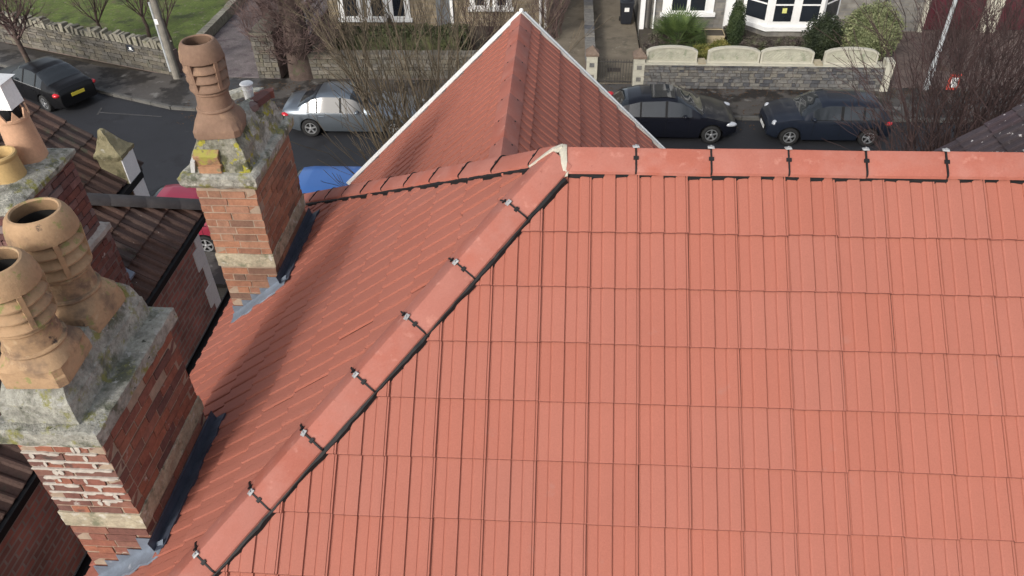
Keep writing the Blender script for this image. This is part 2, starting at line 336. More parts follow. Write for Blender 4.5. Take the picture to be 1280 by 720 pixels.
sheet('garage_forecourt', [(12.1, 23.55), (30, 23.3), (30, 29.1), (12.1, 29.1)], .115, COBBLE, .1)
# faded parking mark by the far kerb
mk = MB(); mk.bar((-17.15, 21.15, .003), (-14.6, 20.85, .003), .07, .004); mk.bar((-17.2, 21.5, .003), (-17.1, 20.95, .003), .07, .004)
tag(mk.build('road_marking', mat('worn_line', (.05, .05, .05), var=.4, scale=6, rough=.8, spots=[((.07, .07, .075), 5, .52, .08)])), kind='structure')

# ================================================================== MAIN HOUSE
HR = 10.5; TB, TG, TD = .8470, .7954, .775          # ridge height; tangents of front, left and street slopes
BETA, GAMMA, DELTA = math.atan(TB), math.atan(TG), math.atan(TD)
GAUGE, TW, TLEN = .350, .30, .43
house = thing('red_roofed_house', 'house with a new red concrete tile roof, hips and a street gable', 'house', (0, 0, 0))

NOSE_SHADE = mat('tile_nose_shade', (.17, .054, .04), var=.1, scale=3, rough=.9, bump=.2)      # shade line of each course lap, painted dark on the tile's lower edge
def tile_mesh(name, prof, m, drop=.02, nose=None):
    rows = [(.014, -drop), (.001, -.014), (0, -.0065), (.0045, -.0012), (.009, 0), (TLEN, 0)]
    v = [(x, y, z+dz) for y, dz in rows for x, z in prof]; n = len(prof)
    f = [(i*n+k, i*n+k+1, (i+1)*n+k+1, (i+1)*n+k) for i in range(len(rows)-1) for k in range(n-1)]
    me = bpy.data.meshes.new(name); me.from_pydata(v, [], f); me.materials.append(m)
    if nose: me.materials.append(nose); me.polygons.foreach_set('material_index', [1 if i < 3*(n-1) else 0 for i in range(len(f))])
    me.update(); return me
PROF = [(0, -.007), (.005, -.007), (.0085, -.001), (.063, -.0005), (.0645, -.0035), (.0680, -.0035), (.0705, .003), (.079, .0082), (.110, .0090), (.1450, .0085), (.1468, -.006), (.1518, -.006), (.155, -.001),
        (.215, -.0005), (.2165, -.0035), (.2200, -.0035), (.2225, .003), (.231, .0082), (.262, .0090), (.2808, .0085), (.2818, .002), (.2842, .002), (.2852, .0085), (.2945, .0082), (.2963, -.007), (.30, -.007)]
PROFB = [(0, -.012), (.012, -.012), (.02, 0), (.085, 0), (.10, .022), (.125, .03), (.148, .022), (.155, -.004), (.165, -.004), (.172, 0), (.235, 0), (.25, .022), (.272, .03), (.29, .022), (.297, -.012), (.30, -.012)]
TM = tile_mesh('roof_tile', PROF, TILE, nose=NOSE_SHADE); TMB = tile_mesh('brown_tile', PROFB, BTILE); TMD = tile_mesh('dark_tile', PROFB, DTILE)
TILT = math.asin(.021/GAUGE)
tile_count = {}
def lay(parent, me, o, u, v, u0, u1, noses, clips=(), maxobj=10**6, key='t', stuff_all=False, jit=1.0, sname='roof_tile_remainder'):
    """tile courses: o = point on the slope plane, u along courses, v up the slope; noses = distances along v of the tile noses"""
    o, u, v = Vector(o), Vector(u).normalized(), Vector(v).normalized(); n = u.cross(v)
    vt = v*math.cos(TILT) - n*math.sin(TILT); nt = u.cross(vt)
    rest = MB(); restmi = []; cnt = tile_count.get(key, 0)
    nu = int(round((u1-u0)/TW))
    for s in noses:
        for i in range(nu):
            uu = u0+i*TW
            p = o+u*(uu+rnd.gauss(0, .0010)*jit)+v*(s+rnd.gauss(0, .0022)*jit+(rnd.uniform(.004, .013) if rnd.random() < .05 else 0))+n*(.021+rnd.gauss(0, .0009)*jit)
            M = basis(u, vt, nt, p) @ Matrix.Rotation(rnd.gauss(0, .0016)*jit, 4, 'Z') @ Matrix.Rotation(rnd.gauss(0, .006)*jit, 4, 'Y')
            cs = [M @ Vector(c) for c in ((0, 0, 0), (TW, 0, 0), (TW, TLEN, 0), (0, TLEN, 0))]
            skip = False; cut = []
            for (pc, pn) in clips:
                ds = [(c-pc).dot(pn) for c in cs]
                if max(ds) <= .004: skip = True; break
                if min(ds) < 0: cut.append((pc, pn))
            if skip: continue
            mm = me
            if cut:
                bm = bmesh.new(); bm.from_mesh(me); Mi = M.inverted()
                for pc, pn in cut:
                    lp = Mi @ pc; ln = (Mi.to_3x3() @ pn).normalized()
                    bmesh.ops.bisect_plane(bm, geom=bm.verts[:]+bm.edges[:]+bm.faces[:], plane_co=lp, plane_no=ln, clear_inner=True)
                if not bm.faces: bm.free(); continue
                mm = bpy.data.meshes.new('cut_tile'); bm.to_mesh(mm); bm.free(); [mm.materials.append(q_) for q_ in me.materials]
            c = M @ Vector((TW/2, .17, 0))
            if not stuff_all and in_view(c, 45) and cnt < maxobj:
                instance('roof_tile', mm, M, parent); cnt += 1
            else:
                rest.add([M @ x.co for x in mm.vertices], [tuple(pl.vertices) for pl in mm.polygons]); restmi += [pl.material_index for pl in mm.polygons]
    tile_count[key] = cnt
    if rest.v:
        ob = bpy.data.objects.new(sname, None); bpy.data.objects.remove(ob)
        me2 = bpy.data.meshes.new(sname); me2.from_pydata(rest.v, [], rest.f); [me2.materials.append(q_) for q_ in me.materials]; me2.polygons.foreach_set('material_index', restmi); me2.update()
        ob = bpy.data.objects.new(sname, me2); link(ob, parent); ob['kind'] = 'stuff'

EX = 3.36                     # eave distance on the left
APEX = Vector((0, 0, HR)); XR = 6.2
def deck(name, pts, parent, m=FELT):                # felted deck under the tiles
    b = MB(); b.prism(pts, (0, 0, -.08)); return b.build(name, m, parent)
LY0, LY1 = -EX*TG/TB, EX*TG/TD                      # where the hips meet the left eave
zE = HR-EX*TG
slope_f = deck('roof_slope', [(0, 0, HR-.035), (XR, 0, HR-.035), (XR, LY0, zE-.035), (-EX, LY0, zE-.035)], house)
slope_l = deck('roof_slope', [(0, 0, HR-.036), (-EX, LY0, zE-.036), (-EX, LY1, zE-.036)], house)
slope_s = deck('roof_slope', [(0, 0, HR-.037), (-EX, LY1, zE-.037), (XR, LY1, zE-.037), (XR, 0, HR-.037)], house)
nh = Vector((TG, -TB, 0)).normalized()              # points to the front-slope side of the near hip
nf = Vector((TG, TD, 0)).normalized()               # points to the street-slope side of the far hip
fl = 1.22
noses_f = [-(fl+GAUGE*j) for j in range(-2, 9)]
lay(slope_f, TM, (0.2, 0, HR), (1, 0, 0), (0, math.cos(BETA), math.sin(BETA)), -3.9, XR-.2, noses_f,
    [(APEX+nh*-.015, nh), (Vector((0, -.03, 0)), Vector((0, -1, 0)))], key='house')
sl_len = EX/math.cos(GAMMA)
noses_l = [-(sl_len+.03-.347*j) for j in range(0, 13)]
lay(slope_l, TM, (0, .05, HR), (0, -1, 0), (math.cos(GAMMA), 0, math.sin(GAMMA)), -3.9, 3.6, noses_l,
    [(APEX+nh*.015, -nh), (APEX+nf*.015, -nf)], key='house')
print('tiles main', tile_count)
sdl = abs(LY1)/math.cos(DELTA)
# ---- street wing with its gable
WX, WZ, WT, WY = -.52, 9.57, .985, 4.97               # wing ridge x, height, slope tangent, gable y
WA = math.atan(WT); WEL, WER = -2.95, 1.91
wzl = WZ-(WX-WEL)*WT
def yv(z): return (HR-z)/TD                           # where a height meets the street slope
wl = deck('roof_slope', [(WX, yv(WZ)-.02, WZ-.035), (WX, WY, WZ-.035), (WEL, WY, wzl-.035), (WEL, yv(wzl)-.02, wzl-.035)], house)
wr = deck('roof_slope', [(WX, yv(WZ)-.02, WZ-.036), (WX, WY, WZ-.036), (WER, WY, wzl-.036), (WER, yv(wzl)-.02, wzl-.036)], house)
nvl = Vector((WT, TD, 0)).normalized(); nvr = Vector((-WT, TD, 0)).normalized()
pv = Vector((WX, yv(WZ), WZ))
wlen = (WX-WEL)/math.cos(WA)
noses_w = [-(wlen-.345*j) for j in range(0, 11)]
lay(wr, TM, (WX, WY-.03, WZ), (0, 1, 0), (-math.cos(WA), 0, math.sin(WA)), -5.1, 0, noses_w,
    [(pv+nvr*.02, nvr), (Vector((WX+.03, 0, 0)), Vector((1, 0, 0)))], key='house', maxobj=296)
print('tiles wing r', tile_count)
lay(wl, TM, (WX, WY-.03, WZ), (0, -1, 0), (math.cos(WA), 0, math.sin(WA)), 0, 5.1, noses_w,
    [(pv+nvl*.02, nvl), (Vector((WX-.03, 0, 0)), Vector((-1, 0, 0)))], key='house', maxobj=296)
lay(slope_s, TM, (0, 0, HR), (-1, 0, 0), (0, -math.cos(DELTA), math.sin(DELTA)), -XR, 3.9, [-(sdl-.345*j) for j in range(0, 13)],
    [(APEX+nf*.015, nf), (Vector((0, .03, 0)), Vector((0, 1, 0))), ], key='house', maxobj=0, stuff_all=True)
# ---- ridge and hip tiles
def ridge_prof(ang, a=.128, lip=.020):
    t = math.tan(ang)
    out = [(-a, -a*t-lip), (-a, -a*t), (-a*.93, -a*.93*t+.006), (-.035, -.035*t+.0), (-.012, -.012*t-.001), (0, -.004), (.012, -.012*t-.001), (.035, -.035*t), (a*.93, -a*.93*t+.006), (a, -a*t), (a, -a*t-lip)]
    inn = [(x*.90, z-.016 if abs(x) < a*.99 else z) for x, z in out[::-1]]
    return out, inn
_rc = {}
def ridge_mesh(ang, L):
    k = (round(ang, 3), round(L, 3))
    if k in _rc: return _rc[k]
    out, inn = ridge_prof(ang); pr = out+inn; n = len(pr)
    b = MB(); ys = [0, .004, L-.004, L]
    vs_ = [(x*(.995 if i in (0, 3) else 1), y, z-(.001 if i in (0, 3) else 0)) for i, y in enumerate(ys) for x, z in pr]
    fs = [(i*n+k2, i*n+(k2+1) % n, (i+1)*n+(k2+1) % n, (i+1)*n+k2) for i in range(3) for k2 in range(n)]
    m_ = len(out)
    for base in (0, 3*n):
        fs += [(base+i, base+i+1, base+n-2-i, base+n-1-i) for i in range(m_-1)]
    b.add(vs_, fs); _rc[k] = b.mesh('ridge_tile', RIDGE, smooth=28); return _rc[k]
_cc = {}
def clip_mesh(ang, kind):
    k = (round(ang, 3), kind)
    if k in _cc: return _cc[k]
    out, _ = ridge_prof(ang); b = MB(); w = .0052 if kind == 'main' else .0022
    up = [(x*1.0+(0.004 if x > 0 else -.004 if x < 0 else 0), z+.006) for x, z in out]
    vs_ = [(x, y, z) for y in (-w, w) for x, z in up] + [(x, y, z-.012) for y in (-w, w) for x, z in up]
    n = len(up)
    fs = [(i, i+1, n+i+1, n+i) for i in range(n-1)] + [(i, i+1, 2*n+i+1, 2*n+i) for i in range(n-1)] + [(n+i, n+i+1, 3*n+i+1, 3*n+i) for i in range(n-1)]
    b.add(vs_, fs)
    t = math.tan(ang)
    for sx in (-1, 1):                                  # side washers half way down each wing
        x = sx*.062; b.obox((x, 0, -.062*t+.010), (.008, 0, -.008*t*sx), (0, .016 if kind == 'main' else .010, 0), (0, 0, .003))
    _cc[k] = b.mesh('ridge_clip', BLACK)
    return _cc[k]
pb = MB(); pb.add([(-.016, -.021, .003), (.016, -.021, .003), (.016, .021, .003), (-.016, .021, .003), (-.009, -.018, .010), (.009, -.018, .010), (.009, .018, .010), (-.009, .018, .010)], [(0, 3, 2, 1), (4, 5, 6, 7), (0, 1, 5, 4), (1, 2, 6, 5), (2, 3, 7, 6), (3, 0, 4, 7)]); pb.tube([(0, 0, .011), (0, 0, .017)], .006, 8)
PLATE = pb.mesh('clamp_plate', STEEL, smooth=40)
sb_ = MB(); sb_.tube([(0, 0, 0), (0, 0, .008)], .009, 6); SCREW = sb_.mesh('screw', BLACK)
def ridge_run(p, d, side, marks, ang, lift, kind='main', gap=.004, first=True, jt=1.0):
    """marks = joint distances from p along d"""
    p, d, side = Vector(p), Vector(d).normalized(), Vector(side).normalized(); up = side.cross(d)
    if up.z < 0: side = -side; up = side.cross(d)
    for a, b_ in zip(marks[:-1], marks[1:]):
        o = p+d*(a+gap/2)+up*(lift+rnd.gauss(0, .0015)*jt)
        M = basis(side, d, up, o) @ Matrix.Rotation(rnd.gauss(0, .006)*jt, 4, 'Z') @ Matrix.Rotation(rnd.gauss(0, .004)*jt, 4, 'X')
        instance('ridge_tile', ridge_mesh(ang, b_-a-gap), M, house)
    for j, a in enumerate(marks[1:-1] if first else marks[:-1]):
        M = basis(side, d, up, p+d*a+up*lift)
        if kind == 'screws':
            for sx in (-1, 1):
                instance('screw', SCREW, M @ Matrix.Translation((sx*.075, .03, -.075*math.tan(ang)-.002)) @ Matrix.Rotation(sx*ang, 4, 'Y'), house)
            continue
        c = instance('ridge_clip', clip_mesh(ang, kind), M, house)
        if kind == 'main':
            instance('clamp_plate', PLATE, M @ Matrix.Translation((0, 0, .002)) @ Matrix.Rotation(rnd.gauss(0, .15), 4, 'Z'), c)
jx = [.0, .47, .936, 1.41, 1.88, 2.36, 2.84, 3.31, 3.78, 4.25, 4.72, 5.19, 5.66, XR]
ridge_run((.035, 0, HR), (1, 0, 0), (0, -1, 0), [0]+[x-.035 for x in jx[1:]], math.atan((TB+TD)/2), .050)
hd = Vector((-1, -TG/TB, -TG)); hl = hd.length
hang = math.atan(TG*TB/math.hypot(TG, TB))
ridge_run(APEX, hd, (nh.x, nh.y, 0), [.03]+[x*hl for x in (.298, .612, .896, 1.189, 1.479, 1.768, 2.065, 2.36, 2.655, 2.95, 3.33)], hang, .060)
fd = Vector((-1, TG/TD, -TG)); fdl = fd.length; fang = math.atan(TG*TD/math.hypot(TG, TD))
ridge_run(APEX, fd, (nf.x, nf.y, 0), [.03]+[.2+.455*k for k in range(0, 12)], fang, .058, 'thin')
ridge_run((WX, WY-.02, WZ), (0, -1, 0), (1, 0, 0), [0]+[.36+.452*k for k in range(0, 8)], WA, .036, 'screws', gap=.0015, jt=.35)
# black dry-hip trays and ridge roll showing under the tile edges
def tray(p, d, n_side, ang, off0, off1, L0, L1, lift):
    d, n_side = Vector(d).normalized(), Vector(n_side).normalized(); up = n_side.cross(d)
    if up.z < 0: up = -up
    b = MB(); N_ = int((L1-L0)/.045); vs_ = []
    for i in range(N_+1):
        t = L0+(L1-L0)*i/N_; w = off1+rnd.uniform(-.0025, .0025)+.004*math.sin(t*9)
        for q, dz in ((off0, .004), (w, 0), (w+.002, -.03)):
            vs_.append(Vector(p)+d*t+n_side*q+up*(lift-q*math.tan(ang)+dz+rnd.uniform(-.003, .003)))
    b.add(vs_, [(i*3+k, i*3+k+1, i*3+k+4, i*3+k+3) for i in range(N_) for k in range(2)])
    return b.build('hip_tray', BLACK, house)
tray(APEX, hd, nh, hang, .06, .141, .12, 3.3*hl, .046)
tray(APEX, hd, -nh, hang, .06, .118, .12, 3.3*hl, .034)
tray(APEX, fd, -nf, fang, .06, .142, .12, 3.3*fdl, .040)
tray((0, 0, HR), (1, 0, 0), (0, -1, 0), math.atan(TB), .03, .118, .05, XR, .008)
# cream mortar where ridge and hips meet
mb = MB()
def ribbon(pts, ws, h):
    vs_ = []
    for i, p in enumerate(pts):
        p = Vector(p); d = (Vector(pts[min(i+1, len(pts)-1)])-Vector(pts[max(i-1, 0)])).normalized(); sd = d.cross(Vector((0, 0, 1)))
        sd = sd.normalized() if sd.length > .1 else Vector((1, 0, 0)); up = sd.cross(d)
        if up.z < 0: up = -up
        w = ws[i]
        for a, z in ((-1, -.02), (-.8, h*.7), (0, h), (.8, h*.7), (1, -.02)): vs_.append(p+sd*w*a+up*z)
    n = len(pts); mb.add(vs_, [(i*5+k, i*5+k+1, i*5+k+6, i*5+k+5) for i in range(n-1) for k in range(4)])
ribbon([(.03, .14, 10.42), (.028, .09, 10.475), (.02, .03, 10.538), (.012, 0, 10.552), (.016, -.04, 10.525), (.022, -.09, 10.482), (.03, -.125, 10.445), (.034, -.14, 10.415)], [.016, .018, .024, .03, .026, .024, .022, .014], .012)
ribbon([(.012, -.002, 10.552), (-.05, .002, 10.525), (-.11, .0, 10.476), (-.165, -.004, 10.43), (-.2, -.006, 10.40)], [.026, .02, .016, .013, .006], .012)
mo = mb.build('mortar_joint', MORTARC, house, smooth=60); roughen(mo, .004, 30)
# verge cappings on the gable, black gutter, walls
for sx, xe in ((-1, WEL-.06), (1, WER+.06)):
    b = MB(); p = Vector((WX, WY+.03, WZ+.045)); q = Vector((xe, WY+.03, WZ+.045-abs(xe-WX)*WT))
    b.bar(p+Vector((0, -.012, -.008)), q+Vector((0, -.012, -.008)), .040, .030); b.bar(p+Vector((0, .03, -.075)), q+Vector((0, .03, -.075)), .03, .13)
    b.build('verge_board', WHITE, house)
    if sx > 0:
        b = MB(); b.bar(p+Vector((0, -.052, -.012)), q+Vector((0, -.052, -.012)), .025, .04); b.build('verge_trim', GREYW, house)
b = MB(); b.ball((WX, WY+.025, WZ+.05), (.026, .03, .02), 10, 6); b.build('verge_finial_cap', WHITE, house, smooth=60)
b = MB(); n = 8
vs_ = [(-EX-.065+.06*math.cos(math.pi+math.pi*k/n), y, zE-.03+.06*math.sin(math.pi+math.pi*k/n)) for y in (LY0, LY1) for k in range(n+1)]
b.add(vs_, [(k, k+1, n+2+k, n+1+k) for k in range(n)])
b.box(-EX-.132, -EX-.12, LY0, LY1, zE-.04, zE-.02); b.box(-EX-.02, -EX-.005, LY0, LY1, zE-.2, zE-.06)
b.build('gutter', BLACK, house)
b = MB(); b.box(-3.13, XR-.05, LY0+.25, LY1-.25, -.02, zE-.03); b.box(-2.7, 1.66, LY1-.3, WY-.1, -.02, wzl-.05)
b.prism([(-2.7, WY-.3, wzl-.06), (1.66, WY-.3, wzl-.06), (WX, WY-.3, WZ-.12)], (0, .2, 0))
b.build('wall', BRICKWALL, house)

# ================================================================== BRICKWORK
def jbrick(seed):
    r = random.Random(seed); b = MB(); b.box(-.5, .5, -.5, .5, -.5, .5); j = lambda: r.uniform(-.035, .035)
    b.v = [(x+j()*.3, y+j()*.3, z+j()) for x, y, z in b.v]; return b
BR = {}
def brick_meshes(m):
    if m.name not in BR: BR[m.name] = [jbrick(i).mesh('brick', m) for i in range(4)]
    return BR[m.name]
def stack(name, label, x0, x1, y0, y1, z0, z1, m, mort, bands=(), group=None, zb=None):
    t = thing(name, label, 'chimney', ((x0+x1)/2, (y0+y1)/2, z0), group=group)
    b = MB(); b.box(x0+.006, x1-.006, y0+.006, y1-.006, z0, z1)
    core = b.build('core', mort, t); core.matrix_parent_inverse = t.matrix_basis.inverted()
    ms = brick_meshes(m); D = .09; nr = int((z1-z0)/.0752)
    def put(cx, cy, cz, sx, sy, sz):
        o = bpy.data.objects.new('brick', rnd.choice(ms)); COL.objects.link(o); o.parent = t
        o.location = Vector((cx, cy, cz))-t.location; o.scale = (sx, sy, sz)
    for r in range(nr):
        z = z0+(r+.5)*.0752
        if any(a-.005 < z < b_+.005 for a, b_ in bands): continue
        ev = r % 2
        for face in range(4):
            alongx = face in (0, 1)
            a0, a1 = (x0, x1) if alongx else (y0, y1)
            full = (alongx and ev) or (not alongx and not ev)
            if not full: a0 += D+.006; a1 -= D+.006
            pos = a0; first = True; parts = []
            L = a1-a0
            if alongx: seq = [.115, .235, 1] if not ev else [.25, 1]
            else: seq = ([.11]+[.225]*9) if ev else [.225]*9
            if not alongx and full: seq = [.1]+[.225]*9
            for w in seq:
                e = min(pos+w, a1)
                if a1-e < .06: e = a1
                if e-pos > .02: parts.append((pos, e))
                pos = e
                if pos >= a1-1e-6: break
            if pos < a1-.02: parts.append((pos, a1))
            for (p, q) in parts:
                off = rnd.gauss(0, .0025); g = .0055
                sz = .0615+rnd.uniform(-.003, .003)
                if alongx:
                    cy = (y0+D/2-off) if face == 0 else (y1-D/2+off); put((p+q)/2, cy, z, q-p-2*g, D, sz)
                else:
                    cx = (x0+D/2-off) if face == 2 else (x1-D/2+off); put(cx, (p+q)/2, z, D, q-p-2*g, sz)
    return t
def ring_block(name, rings, m, parent, amp, sc, seed, n=24, top=True):
    """rough block lofted through rectangles (z, x0, x1, y0, y1)"""
    b = MB(); vs_ = []
    def loop(z, x0, x1, y0, y1):
        P = []
        for i in range(n): P.append((x0+(x1-x0)*i/n, y0, z))
        for i in range(n): P.append((x1, y0+(y1-y0)*i/n, z))
        for i in range(n): P.append((x1-(x1-x0)*i/n, y1, z))
        for i in range(n): P.append((x0, y1-(y1-y0)*i/n, z))
        return P
    R = [rings[0]]
    for a_, c_ in zip(rings[:-1], rings[1:]):
        k_ = max(1, int((c_[0]-a_[0])/.03))
        for q_ in range(1, k_+1): R.append(tuple(a_[w_]+(c_[w_]-a_[w_])*q_/k_ for w_ in range(5)))
    z, x0, x1, y0, y1 = R[-1]
    if top:
        for f in (.9, .75, .6, .45, .3, .15, .02): R.append((z+.012*(1-f), x0+(x1-x0)*(1-f)/2, x1-(x1-x0)*(1-f)/2, y0+(y1-y0)*(1-f)/2, y1-(y1-y0)*(1-f)/2))
    for r in R: vs_ += loop(*r)
    k = 4*n
    fs = [(i*k+j, i*k+(j+1) % k, (i+1)*k+(j+1) % k, (i+1)*k+j) for i in range(len(R)-1) for j in range(k)]
    fs.append(tuple(range((len(R)-1)*k, len(R)*k)))
    b.add(vs_, fs); o = b.build(name, m, parent, smooth=32)
    if parent is not None: o.matrix_parent_inverse = parent.matrix_basis.inverted()
    roughen(o, amp, sc, seed); return o
def keep(o):
    o.matrix_parent_inverse = o.parent.matrix_basis.inverted(); return o
def louvre_pot(parent, x, y, z, m, s=1.0, rot=0, base=.20, fat=1.0):
    """beehive pot: square splayed foot, drum, collar, louvre skirts with ribs, open hood"""
    c = Vector((x, y, z)); b = MB(); n = 28; vs_ = []
    def sq(h, zz, k):                                   # superellipse ring from square to round
        for i in range(n):
            a = 2*math.pi*i/n+rot; ca, sa = math.cos(a-rot), math.sin(a-rot)
            r = fat*h/((abs(ca)**k+abs(sa)**k)**(1/k)); vs_.append(c+Vector((r*math.cos(a), r*math.sin(a), zz))*s)
    prof = [(base, -.06, 9), (base, .0, 9), (base*.97, .012, 8), (.176, .065, 5), (.155, .115, 2.8), (.146, .140, 2), (.154, .145, 2), (.157, .154, 2), (.152, .164, 2), (.140, .169, 2), (.134, .25, 2), (.131, .285, 2), (.141, .290, 2), (.144, .299, 2), (.139, .308, 2), (.130, .312, 2), (.128, .345, 2)]
    for h, zz, k in prof: sq(h, zz, k)
    b.add(vs_, [(i*n+k, i*n+(k+1) % n, (i+1)*n+(k+1) % n, (i+1)*n+k) for i in range(len(prof)-1) for k in range(n)])
    p = keep(b.build('chimney_pot', m, parent, smooth=35))
    def sub(nm, prof2, mm, nn=28):
        bb = MB(); bb.lathe([(r*s*fat, zz*s) for r, zz in prof2], c, nn); return keep(bb.build(nm, mm, p, smooth=35))
    sub('flue', [(.112, .1), (.112, .64)], SOOT)
    for k, zb in enumerate((.325, .405, .485)):
        o_ = .004*k
        sub('skirt', [(.118, zb+.022), (.156+o_, zb), (.162+o_, zb+.003), (.163+o_, zb+.013), (.152+o_, zb+.035), (.134+o_, zb+.060), (.116, zb+.066), (.114, zb+.03)], m)
    sub('hood', [(.13, .585), (.168, .566), (.172, .571), (.171, .598), (.163, .648), (.146, .694), (.129, .716), (.117, .719), (.111, .710), (.127, .67), (.145, .61), (.150, .59), (.13, .585)], m)
    for k in range(5):
        a = rot+.55+k*2*math.pi/5; d = Vector((math.cos(a), math.sin(a), 0)); q = Vector((-d.y, d.x, 0))
        bb = MB(); bb.obox(c+(d*.158*fat+Vector((0, 0, .450)))*s, d*.012*s, q*.014*s, Vector((0, 0, .122))*s+d*.008*s); keep(bb.build('rib', m, p))
    for k in range(10):
        a = rot+k*2*math.pi/10; d = Vector((math.cos(a), math.sin(a), 0)); bb = MB(); bb.ball(c+(d*.1285*fat+Vector((0, 0, .321)))*s, .007*s, 6, 4); keep(bb.build('air_hole', SOOT, p))
    return p
def flashing(t, x0, x1, y0, y1, seed):
    """stepped lead on the near face, cover strip on the tiles, dark back gutter upslope"""
    zr = lambda x: HR+TG*x
    b = MB(); yf = y0-.006; pts = [(x0-.004, yf, zr(x0)-.04), (x1+.004, yf, zr(x1)-.04)]
    n = 5; w = (x1-x0)/n; top = []
    for i in range(n):
        zt = math.ceil((zr(x0+w*i)+.11)/.0752)*.0752+(.06 if i == n-1 else 0)
        top += [(x0+w*i, yf, zt), (x0+w*(i+1), yf, zt)]
    pts += [(x1+.004, yf, top[-1][2])]+[p for p in top[::-1]]+[(x0-.004, yf, top[0][2])]
    b.prism(pts, (0, -.003, 0)); o = keep(b.build('flashing', LEAD, t))
    b = MB(); N_ = 14; vs_ = []
    for i in range(N_+1):
        x = x0-.02+(x1-x0+.10)*i/N_
        for k, (dy, dz) in enumerate(((0, .07), (-.02, .045), (-.10-.015*math.sin(i*1.7), .036), (-.105-.015*math.sin(i*1.7), .02))):
            vs_.append((x, y0-.008+dy, zr(x)+dz+rnd.uniform(-.003, .003)))
    b.add(vs_, [(i*4+k, i*4+k+1, i*4+k+5, i*4+k+4) for i in range(N_) for k in range(3)])
    keep(b.build('soaker_strip', LEAD, t, smooth=50))
    b = MB(); b.box(x1+.002, x1+.012, y0-.02, y1+.03, zr(x1)-.05, zr(x1)+.14)
    N_ = 16; vs_ = []
    for i in range(N_+1):
        y = y0-.06+(y1-y0+.14)*i/N_; e = .10+rnd.uniform(-.014, .014)
        for q, dz in ((.0, .15), (.02, .055), (e, .045), (e+.004, .015)): vs_.append((x1+.005+q, y, zr(x1+q)+dz+rnd.uniform(-.004, .004)))
    b.add(vs_, [(i*4+k, i*4+k+1, i*4+k+5, i*4+k+4) for i in range(N_) for k in range(3)])
    keep(b.build('back_gutter', LEAD_SHADE, t))
BT = 8.674; BT1 = 8.820
def subdiv(o, n):
    bm = bmesh.new(); bm.from_mesh(o.data); bmesh.ops.subdivide_edges(bm, edges=bm.edges[:], cuts=n, use_grid_fill=True); bm.to_mesh(o.data); bm.free()
def band(t, x0, x1, y0, y1):
    for nm, (a, b_, c, d) in (('f', (x0-.008, x1+.008, y0-.008, y0+.08)), ('b', (x0-.008, x1+.008, y1-.08, y1+.008)), ('l', (x0-.008, x0+.08, y0+.08, y1-.08)), ('r', (x1-.08, x1+.008, y0+.08, y1-.08))):
        L = (b_-a) if nm in 'fb' else (d-c); k = 1 if L < .7 else 3
        for i in range(k):
            b = MB()
            if k == 1: b.box(a, b_, c, d, BT+.004, BT1-.004)
            else: b.box(a, b_, c+(d-c)*i/k+.002, c+(d-c)*(i+1)/k-.002, BT+.004, BT1-.004)
            o = keep(b.build('band_stone', BAND, t)); subdiv(o, 5); roughen(o, .006, 14, i+x0)
# ---- middle chimney
mx0, mx1, my0, my1 = -3.095, -2.575, 1.09, 2.10
mid = stack('chimney_stack', 'brick chimney with one red louvred pot, mossy cap with yellow lichen and small metal vent', mx0, mx1, my0, my1, 7.60, 9.53, BRICK, MORTAR, [(BT, BT1)])
band(mid, mx0, mx1, my0, my1); flashing(mid, mx0, mx1, my0, my1, 1)
ring_block('cap', [(9.51, mx0+.02, mx1-.02, my0+.02, my1-.02), (9.53, mx0-.045, mx1+.03, my0-.04, my1+.04), (9.57, mx0-.075, mx1+.055, my0-.07, my1+.06), (9.635, mx0-.085, mx1+.06, my0-.075, my1+.06), (9.66, mx0-.05, mx1+.03, my0-.04, my1+.03)], CEM, mid, .011, 9, 3)
ring_block('flaunching', [(9.63, mx0+.0, mx1+.01, my0-.01, my1+.0), (9.70, mx0+.02, mx1-.02, my0+.02, my1-.02), (9.82, mx0+.05, mx1-.04, my0+.05, my1-.06), (9.93, mx0+.10, mx1-.10, my0+.10, my1-.32), (9.985, mx0+.15, mx1-.16, my0+.15, my1-.46)], CEMY, mid, .014, 7, 9)
ring_block('flaunching', [(9.64, mx1-.20, mx1-.0, my0+.26, my1-.02), (9.83, mx1-.17, mx1-.05, my0+.32, my1-.06), (9.98, mx1-.19, mx1-.10, my0+.40, my1-.2)], CEM, mid, .03, 6, 21, n=6)
b = MB(); b.obox((-2.925, 1.128, 9.775), (.105, 0, 0), (0, .03, .02), (0, -.012, .05)); keep(b.build('slip_tile', CLAY, mid))
b = MB(); b.obox((-2.905, 1.098, 9.694), (.095, 0, .004), (0, .03, 0), (0, 0, .032)); keep(b.build('slip_tile', mat('clay_clean', (.33, .18, .10), var=.3, scale=12, rough=.9, bump=.6, spots=[((.16, .14, .08), 9, .58, .1)]), mid))
b = MB(); b.obox((-3.052, 1.105, 9.71), (.018, 0, 0), (0, .03, .01), (.016, 0, .07)); keep(b.build('slip_tile', GREYW, mid))
for i, (x, y, z, a) in enumerate(((-2.68, 2.0, 9.93, .3), (-2.80, 2.06, 9.92, -.2), (-2.66, 1.85, 9.96, 1.1), (-2.93, 2.02, 9.93, .5), (-2.72, 1.66, 9.95, .9))):
    b = MB(); d = Vector((math.cos(a), math.sin(a), .12)); b.obox((x, y, z), d*.085, Vector((-math.sin(a), math.cos(a), 0))*.045, (0, 0, .03)); o = keep(b.build('rubble_brick', CEM if i % 2 else BRICKP, mid)); roughen(o, .006, 20, i)
louvre_pot(mid, -2.845, 1.36, 9.985, POTR, .98, .12, .195)
